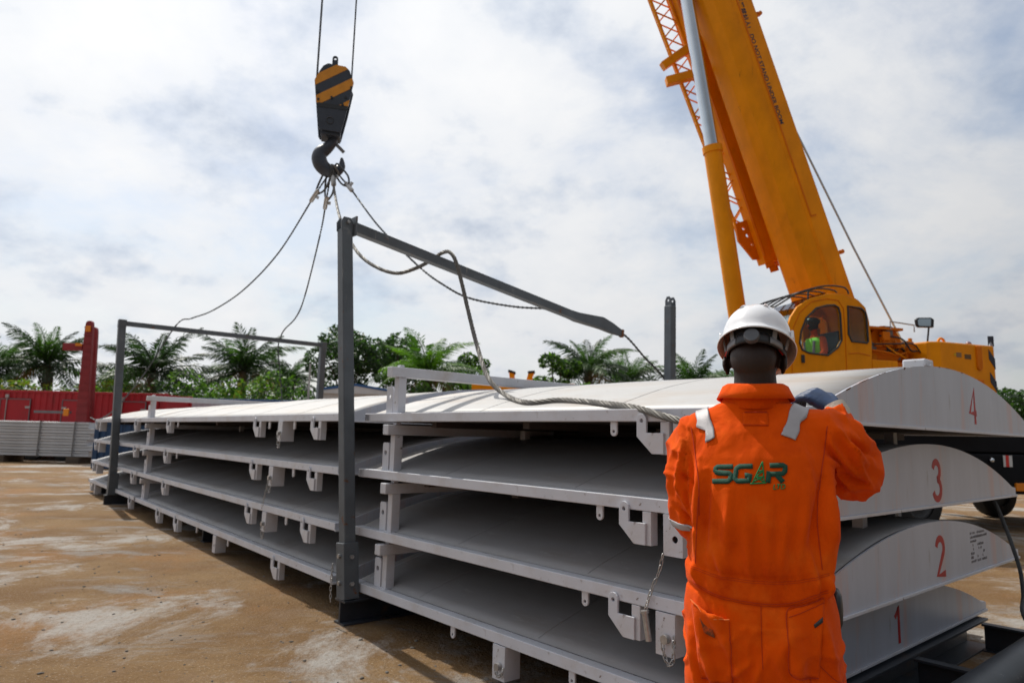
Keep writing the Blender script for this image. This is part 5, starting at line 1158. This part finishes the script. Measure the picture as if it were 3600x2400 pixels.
for a in ((.20, 1.50, .285, 1.40, .008, .009), (.185, 1.46, .27, 1.36, .008, .010), (.185, 1.41, .255, 1.33, .007, .009), (.21, 1.38, .29, 1.345, .006, -.007), (.225, 1.47, .31, 1.42, .007, -.007), (.24, 1.44, .30, 1.33, .008, .008), (.19, 1.35, .24, 1.31, .006, .008),
          (-.20, 1.45, -.21, 1.30, .007, .008), (-.185, 1.40, -.165, 1.26, .007, .008), (-.215, 1.33, -.17, 1.24, .007, .008), (-.225, 1.27, -.15, 1.21, .006, -.006), (-.21, 1.36, -.16, 1.33, .006, -.005)):
    disp += ridge(*a, mask=one)
for i in range(nv):
    x, y, z = co[i]
    disp[i] += 0.0060 * noise.noise(V3((x * 9, y * 9, z * 3.2))) + 0.0034 * noise.noise(V3((x * 24, y * 20, z * 8 + 5))) + (0.006 * (1 - abs(noise.noise(V3((x * 14 + z * 9, y * 14, z * 11 - x * 6)))) * 3.2) if abs(x) > 0.19 and z > 1.15 else 0.0)
    rn = max(0.0, 1 - abs(noise.noise(V3((x * 8.5 + 3, y * 4, z * 2.3 + 1)))) * 4.5) ** 2
    disp[i] += 0.0050 * rn * (1.0 if z < 1.38 else 0.35)
    if abs(x) > 0.185 and z > 1.17 or z < 0.98:
        disp[i] += 0.0075 * max(0.0, 1 - abs(noise.noise(V3((x * 9 + z * 7, y * 8, z * 9 - x * 7)))) * 4.0) ** 2
# waistband: drawn in above and below, band proud
band = 1.068 + 0.022 * (X / 0.18) ** 2
disp += np.where(np.abs(X) < 0.26, -0.004 * np.exp(-((Z - band - 0.032) / 0.006) ** 2) - 0.005 * np.exp(-((Z - band + 0.034) / 0.006) ** 2) + 0.003 * np.exp(-((Z - band) / 0.028) ** 4), 0) * (Y < 0.2)
disp += np.where((Z < 1.16) & (Z > 0.99), 0.002 * np.sin(X * 260 + 3 * np.sin(Z * 40)) * np.exp(-((Z - band - 0.04) / 0.02) ** 2), 0)
# centre seat seam and shoulder yoke seams
disp += -0.004 * np.exp(-((X - 0.004) / 0.004) ** 2) * (Z < 1.03) * (Z > 0.84) * backside
co2 = co + no * disp[:, None]
cov.vertices.foreach_set('co', co2.ravel()); cov.update()
obj('coverall', cov, ORANGE, wk)
BV = BVHTree.FromPolygons([tuple(v) for v in co2], [tuple(p.vertices) for p in cov.polygons])
def back(x, z, off=0.002):
    """point on the back of the coverall at x, z"""
    h = BV.ray_cast(V3((x, -0.6, z)), V3((0, 1, 0)))
    if h[0] is None or h[0].y > 0.14:
        h = BV.find_nearest(V3((x, -0.02, z)))
    return h[0] + V3((0, -1, 0)) * off * 0.5 + h[1] * off * 0.5
def patch(name, quad, m_, nu=14, nv=14, off=0.003, bulge=None, solid=0.003, parent=None):
    q = [V3((*p, 0)) for p in quad]
    def P(a, b):
        c = (q[0].lerp(q[1], a)).lerp(q[3].lerp(q[2], a), b); o = off + (bulge(a, b) if bulge else 0); return back(c.x, c.y, o)
    return MB().grid(P, nu, nv).build(name, m_, parent or wk, smooth=60, solid=solid)
def seam(pts, w_=0.0011, off=0.002, m_=STITCH, dense=0.006, name='stitching'):
    P = smooth_path([V3((a, b, 0)) for a, b in pts], dense); return MB().tube([back(p.x, p.y, off) for p in P], w_, 5).build(name, m_, wk)
# reflective shoulder strips: over the shoulder and down the back
for s_, pts in ((-1, ((-.176, 1.560), (-.141, 1.578), (-.124, 1.486), (-.161, 1.470))), (1, ((.114, 1.585), (.151, 1.565), (.113, 1.483), (.074, 1.499)))):
    q = [V3((*p, 0)) for p in pts]
    def P(a, b):
        c = (q[0].lerp(q[1], a)).lerp(q[3].lerp(q[2], a), b)
        # wrap: the top end of the strip runs over the shoulder
        tgt = V3((c.x, -0.085 + 0.17 * (1 - b) ** 2, c.y)); h = BV.find_nearest(tgt); return h[0] + h[1] * 0.003
    MB().grid(P, 8, 18).build('reflective_strip', SILVER, wk, smooth=60, solid=0.002)
    seam([tuple(V3(pts[0]).lerp(V3(pts[3]), 0.45)), tuple(V3(pts[3]).lerp(V3(pts[2]), 0.08) + V3((0, 0.004)) if False else (pts[3][0] + .004, pts[3][1] + .004)), (pts[2][0] - .002, pts[2][1] + .004)], 0.0006, 0.0055, GREYDK) if False else None
# cuff band on the left sleeve
mb = MB(); c0_ = V3((-.1655, 0.008, 1.232)); dn = V3((0.03, 0.22, -0.97)).normalized(); ring = []
for k in range(6):
    t = k / 5; c = c0_ + dn * (0.018 * t); x_ = dn.cross(V3((0, 1, 0))).normalized(); y_ = dn.cross(x_); rg = []
    for i in range(30):
        a = 2 * math.pi * i / 30; dr = x_ * math.cos(a) + y_ * math.sin(a); h = BV.ray_cast(c + dr * 0.2, -dr); pp = h[0] if h[0] is not None and 0.05 < (h[0] - c).length < 0.078 and dr.x < 0.35 else c + dr * 0.064; rg.append(pp + dr * 0.003)
    ring.append(rg)
mb.rings(ring, cap=False).build('reflective_band', SILVER, wk, smooth=60, solid=0.002)
# collar: stand and turned-down leaf
mb = MB(); rg = []
prof = [(1.552, .098, .086), (1.575, .088, .080), (1.602, .080, .076), (1.612, .083, .080), (1.606, .092, .090), (1.588, .100, .097), (1.570, .109, .104)]
for z, rx, ry in prof:
    rg.append([V3((0.002 + rx * math.cos(a), 0.075 + ry * math.sin(a), z + 0.010 * math.sin(a) * -1 * (1 if z > 1.56 else 0) + 0.006 * math.cos(2 * a) - (0.03 if math.sin(a) > 0.5 else 0.0))) for a in [2 * math.pi * i / 44 for i in range(44)]])
mb.rings(rg, cap=False).build('collar', ORANGE, wk, smooth=70, solid=0.004)
# yoke, loop patch, seams
patch('loop_patch', ((-.033, 1.535), (.035, 1.535), (.035, 1.497), (-.033, 1.497)), ORANGE, 10, 8, 0.0015, solid=0.001)
seam([(-.028, 1.536), (.032, 1.537)], 0.0016, 0.003); seam([(-.033, 1.500), (.034, 1.499)], 0.0008, 0.003)
seam([(-.175, 1.112), (-.10, 1.098), (0.0, 1.094), (.10, 1.102), (.172, 1.122)], 0.0005); seam([(-.175, 1.107), (-.10, 1.093), (0.0, 1.089), (.10, 1.097), (.172, 1.117)], 0.0005)
seam([(-.172, 1.072), (-.10, 1.048), (0.0, 1.040), (.08, 1.048), (.168, 1.080)], 0.0008); seam([(-.17, 1.066), (-.10, 1.042), (0.0, 1.034), (.08, 1.042), (.168, 1.074)], 0.0006)
seam([(.004, 1.035), (.004, .96), (.005, .885)], 0.0008)
seam([(.188, 1.50), (.178, 1.44), (.165, 1.38), (.158, 1.33)], 0.0012); seam([(-.178, 1.49), (-.165, 1.42), (-.152, 1.34), (-.15, 1.25)], 0.0012)
seam([(.155, 1.33), (.148, 1.24), (.155, 1.13)], 0.0010); seam([(-.152, 1.30), (-.158, 1.20), (-.162, 1.12)], 0.0010)
# hip pockets
pk = patch('hip_pocket', ((-.172, 1.020), (-.075, 0.992), (-.070, .835), (-.150, .828)), ORANGE, 16, 20, 0.003, lambda a, b: 0.020 * math.exp(-(b / 0.25) ** 2) * math.sin(math.pi * min(1, a * 0.9 + 0.05)), 0.003)
seam([(-.168, 1.024), (-.135, 1.000), (-.10, 0.993), (-.075, .996)], 0.0016, 0.02, mat('pocket_hem', (0.75, 0.17, 0.03), 0.85))
seam([(-.075, .99), (-.071, .91), (-.070, .838), (-.11, .832), (-.15, .83)], 0.0010, 0.006)
patch('hip_pocket', ((.066, 1.026), (.158, 1.060), (.135, .868), (.070, .880)), ORANGE, 16, 20, 0.003, None, 0.003)
seam([(.157, 1.061), (.11, 1.043), (.066, 1.027), (.067, .96), (.070, .882), (.135, .870)], 0.0010, 0.0055); seam([(.157, 1.046), (.11, 1.029), (.069, 1.013)], 0.0008, 0.0055)
patch('pocket_slit', ((.128, .998), (.150, 1.016), (.150, 1.004), (.130, .990)), DKTRIM, 4, 2, 0.006, None, 0.001)
patch('oil_stain', ((-.150, .985), (-.115, .975), (-.108, .942), (-.140, .95)), mat('oil_stain', (0.17, 0.045, 0.012), 0.9, dirt=(0.6, 0.08, 0.006), dscale=40, dlo=0.45, dhi=0.6), 8, 8, 0.013, None, 0.0005)
seam([(.14, .90), (.17, .87), (.195, .855)], 0.0010); seam([(.115, .87), (.13, .80), (.14, .70)], 0.0008)
# --- logo embroidered on the back
LX0, LX1, LZ0, LZ1 = -0.115, 0.073, 1.336, 1.386
def lg(pts, m_, w_, name='logo_letter', off=0.0028):
    """italic stroke in logo units (x 0..1 across, y 0..1 up), draped on the back"""
    P = []
    for a, b in pts: P.append(V3((LX0 + (a + 0.035 * b) * (LX1 - LX0) , LZ0 + b * (LZ1 - LZ0) + 0.012 * a, 0)))
    n = len(P); L_, R_ = [], []; dense = []
    for i in range(n - 1):
        k = max(1, int((P[i + 1] - P[i]).length / 0.005))
        dense += [P[i].lerp(P[i + 1], t / k) for t in range(k)]
    dense.append(P[-1]); n = len(dense); vs = []; fs = []
    for i in range(n):
        t = (dense[min(i + 1, n - 1)] - dense[max(i - 1, 0)]).normalized(); nn = V3((-t.y, t.x, 0))
        for e in (-0.5, 0, 0.5): p = dense[i] + nn * e * w_; vs.append(back(p.x, p.y, off))
    for i in range(n - 1):
        for e in range(2): fs.append((i * 3 + e, i * 3 + e + 1, i * 3 + e + 4, i * 3 + e + 3))
    return vs, fs
def letters(strokes, m_, w_, name):
    mb = MB()
    for s in strokes: mb.add(*lg(s, m_, w_))
    mb.build(name, m_, wk, smooth=70, solid=0.0012)
wS = 0.0128
letters([[(0.265, 0.89), (0.05, 0.89), (0.02, 0.80), (0.02, 0.68), (0.05, 0.60), (0.22, 0.54), (0.25, 0.45), (0.25, 0.24), (0.22, 0.12), (0.0, 0.12)], [(0.02, 0.62), (0.08, 0.55), (0.2, 0.53)]], LOGOG, wS, 'logo_letter')
letters([[(0.535, 0.89), (0.36, 0.89), (0.315, 0.78), (0.31, 0.26), (0.35, 0.12), (0.50, 0.12), (0.515, 0.40), (0.44, 0.42)]], LOGOG, wS, 'logo_letter')
letters([[(0.765, 0.0), (0.765, 0.44), (0.95, 0.46), (0.975, 0.58), (0.975, 0.82), (0.94, 0.90), (0.765, 0.90)], [(0.86, 0.44), (0.965, 0.02)], [(0.765, 0.02), (0.765, 0.60)]], LOGOG, wS, 'logo_letter')
letters([[(0.555, -0.02), (0.66, 1.10)], [(0.66, 1.12), (0.715, 0.02)], [(0.525, -0.03), (0.745, 0.0)], [(0.59, 0.30), (0.70, 0.32)], [(0.625, 0.62), (0.685, 0.64)], [(0.575, 0.10), (0.695, 0.30)], [(0.605, 0.36), (0.68, 0.62)], [(0.60, 0.30), (0.71, 0.05)]], LOGOL, 0.0036, 'logo_derrick')
letters([[(0.855, -0.10), (0.845, -0.33), (0.885, -0.33)], [(0.885, -0.10), (0.94, -0.10)], [(0.912, -0.10), (0.905, -0.33)], [(0.95, -0.10), (0.945, -0.33), (0.985, -0.31), (0.998, -0.22), (0.985, -0.11), (0.95, -0.10)]], LOGOL, 0.0026, 'logo_ltd')
# --- hard hat, tilted forward with the head
ht = empty('hard_hat', hd(0.004, 0.0, 0.052)); ht.parent = wk; ht.rotation_euler = (HR @ Matrix.Rotation(R(-3), 4, 'X')).to_euler()
n = 56; rg = []
def ring_hat(rx, ry, z, flare=0.0): return [V3((rx * math.cos(2 * math.pi * i / n), ry * math.sin(2 * math.pi * i / n) * (1.05 if math.sin(2 * math.pi * i / n) > 0 else 1) + flare * max(0, math.sin(2 * math.pi * i / n)) ** 2, z - flare * 0.25 * max(0, math.sin(2 * math.pi * i / n)) ** 2)) for i in range(n)]
for k in range(15):
    a = R(90 * k / 14); rx, ry, z = 0.099 * math.cos(a) ** 0.82 if k < 14 else 0.0008, 0.120 * math.cos(a) ** 0.82 if k < 14 else 0.0008, 0.108 * math.sin(a) ** 0.95; rg.append(ring_hat(rx, ry, z))
outer = [ring_hat(0.103, 0.124, -0.012, 0.004), ring_hat(0.112, 0.134, -0.021, 0.022), ring_hat(0.1135, 0.1355, -0.024, 0.025), ring_hat(0.1125, 0.1345, -0.0265, 0.024)]
MB().rings(outer[::-1] + rg).build('shell', HATW, ht, smooth=50) if False else None
mb = MB(); mb.rings(outer[::-1] + rg, cap=False); mb.build('shell', HATW, ht, smooth=60, solid=0.0025)
inn = [ring_hat(0.1075, 0.1295, -0.024, 0.018), ring_hat(0.098, 0.118, -0.010), ring_hat(0.094, 0.113, 0.02), ring_hat(0.08, 0.096, 0.065), ring_hat(0.04, 0.05, 0.092), ring_hat(0.001, 0.001, 0.095)]
MB().rings(inn, cap=False).build('liner', HATIN, ht, smooth=60)
for x in (-0.03, 0.03):     # raised ridges on the crown
    MB().tube(smooth_path([(x * 1.1, -0.088, 0.070), (x, -0.05, 0.098), (x, 0.0, 0.1095), (x, 0.05, 0.098), (x * 1.1, 0.095, 0.065)], 0.01), [0.002] + [0.0075] * 99 if False else 0.0075, 12).build('crown_ridge', HATW, ht, smooth=60)
for s_ in (-1, 1): MB().box(min(s_ * 0.098, s_ * 0.107), max(s_ * 0.098, s_ * 0.107), -0.03, 0.02, -0.006, 0.022).build('accessory_slot', HATW, ht, bevel=0.003)
def band_pts(a0, a1, z0, z1, rx, ry, k=22): return lambda a, b: V3((rx * math.sin(a0 + (a1 - a0) * a), -ry * math.cos(a0 + (a1 - a0) * a), z0 + (z1 - z0) * b))
MB().grid(band_pts(R(-95), R(95), -0.062, -0.036, 0.0845, 0.108), 30, 3).build('head_band', STRAP, ht, smooth=60, solid=0.003)
MB().grid(band_pts(R(-62), R(-33), -0.060, -0.038, 0.0875, 0.112), 8, 2).build('band_tab', STRAPG, ht, smooth=60, solid=0.003)
MB().grid(band_pts(R(33), R(62), -0.058, -0.038, 0.0875, 0.112), 8, 2).build('band_tab', STRAPG, ht, smooth=60, solid=0.003)
MB().grid(band_pts(R(-30), R(30), -0.064, -0.032, 0.088, 0.113), 14, 3).build('ratchet_housing', STRAP, ht, smooth=60, solid=0.006)
mb = MB(); mb.tube([(0, -0.112, -0.048), (0, -0.125, -0.048), (0, -0.128, -0.048)], [0.0225, 0.0225, 0.020], 28); mb.build('ratchet_knob', mat('knob_grey', (0.075, 0.08, 0.09), 0.5), ht, smooth=40)
MB().grid(band_pts(R(-48), R(48), -0.034, 0.004, 0.086, 0.106), 20, 3).build('sweat_pad', STRAP, ht, smooth=60, solid=0.004)
for a in (-75, -40, 40, 75):
    d_ = V3((math.sin(R(a)), -math.cos(R(a)), 0)); MB().beam((d_.x * 0.088, d_.y * 0.108, -0.045), (d_.x * 0.098, d_.y * 0.118, -0.004), 0.014, 0.003, (d_.x, d_.y, 0)).build('suspension_strap', STRAPG, ht)
# --- safety glasses arms and ear plug
MB().tube([hd(0.080, -0.02, 0.002), hd(0.084, 0.03, 0.006), hd(0.082, 0.085, 0.010)], 0.0024, 6).build('glasses_arm', STRAPG, wk)
MB().tube([hd(0.073, -0.045, 0.006), hd(0.081, -0.015, 0.002)], 0.0045, 8).build('glasses_tip', mat('red_tip', (0.55, 0.02, 0.012), 0.4), wk)
MB().tube([hd(-0.073, -0.045, 0.004), hd(-0.083, -0.015, 0.001)], 0.004, 8).build('glasses_tip', MATS['red_tip'], wk)
MB().tube([hd(-0.080, -0.02, 0.002), hd(-0.084, 0.03, 0.006), hd(-0.082, 0.085, 0.010)], 0.0024, 6).build('glasses_arm', STRAPG, wk)
# --- gloves
glove(wk, (.246, .330, 1.560), (-0.72, 0.30, 0.52), (0.35, -0.60, 0.70), 0.55, 1, scale=1.12)
MB().tube([(.243, .315, 1.530), (.245, .326, 1.555), (.236, .333, 1.572)], [.044, .041, .038], 20).build('glove_cuff', KNIT, wk, smooth=60)
glove(wk, (-.118, .262, 1.225), (0.25, 0.95, 0.15), (-0.3, 0.0, 0.95), 0.5, 1)
MB().tube([(-.121, .245, 1.220), (-.117, .268, 1.226)], [.040, .036], 20).build('glove_cuff', KNIT, wk, smooth=60)
# --- boots and a dark pouch on the right hip
for s_ in (-1, 1):
    mb = MB(); mb.rings([ering((.114 * s_, y_, z), rx, ry, 24) for z, rx, ry, y_ in ((0.0, .046, .13, .045), (0.03, .050, .135, .045), (0.06, .048, .12, .035), (0.09, .046, .085, .005), (0.16, .048, .062, -.01))]); mb.build('boot', BOOT, wk, smooth=60)
mb = MB(); mb.rings([ering((.196, 0.05, z), 0.018 * k, 0.05 * k, 20) for z, k in ((.955, .55), (.975, .9), (1.01, 1.0), (1.045, .9), (1.06, .5))]); mb.build('pouch', DKTRIM, wk, smooth=60)

# operator sitting in the crane cab, hi-vis vest over orange sleeves
op = empty('person', (0, 0, 0), 0, 'crane operator in a green hi-vis vest seen through the cab window', 'person')
op.parent = None
op.matrix_world = CR.matrix_world
CRM = Matrix.Translation((6.556, 13.038, 0)) @ Matrix.Rotation(R(-165.133), 4, 'Z')
op.location = CRM @ V3((1.72, 1.1, 2.72)); op.rotation_euler = (0, 0, R(-165.133))
mb = MB()
mb.rings([ering((x, 0, z), rx, ry, 28) for x, z, rx, ry in ((-0.02, -0.02, .11, .17), (0.0, 0.12, .11, .165), (0.02, 0.28, .115, .18), (0.03, 0.42, .11, .195), (0.03, 0.50, .09, .17), (0.03, 0.55, .06, .08))])
for s_ in (-1, 1):
    limb(mb, [(0.02, .17 * s_, .47), (0.06, .25 * s_, .25), (0.18, .24 * s_, .14)], [.065, .058, .05], 14); limb(mb, [(0.18, .24 * s_, .14), (0.34, .14 * s_, .20), (0.42, .10 * s_, .26)], [.05, .042, .036], 14)
    limb(mb, [(0.0, .09 * s_, .02), (0.38, .12 * s_, .05), (0.44, .12 * s_, .02)], [.09, .075, .07], 14); limb(mb, [(0.44, .12 * s_, .02), (0.46, .12 * s_, -.30)], [.068, .05], 14)
limb(mb, [(0.03, 0, .50), (0.04, 0, .62), (0.06, 0, .70)], [.055, .052, .055], 14)
mb.ellip((0.06, 0, .74), (.095, .075, .115), 20, 14); mb.ellip((0.155, 0, .72), (.02, .015, .022), 8, 8)
obj('body', blend(mb, 0.012, 3, 0.5), ORANGE, op)
mb = MB(); mb.ellip((0.062, 0, .745), (.099, .079, .119), 20, 14); mb.build('face', SKIN, op, smooth=60)
mb = MB(); mb.rings([ering((x, 0, z), rx, ry, 28) for x, z, rx, ry in ((-0.01, 0.02, .125, .183), (0.0, 0.12, .123, .178), (0.02, 0.28, .127, .192), (0.03, 0.42, .122, .205), (0.03, 0.505, .10, .175))], cap=False); mb.build('hi_vis_vest', VEST, op, smooth=60, solid=0.008)
for s_ in (-1, 1): MB().tube([(0.145, .10 * s_, .05), (0.150, .11 * s_, .28), (0.142, .12 * s_, .45)], 0.022, 6).build('vest_strip', SILVER, op)
mb = MB(); mb.ellip((0.06, 0, .80), (.125, .105, .075), 24, 14); mb.build('cap', DKTRIM, op, smooth=60)
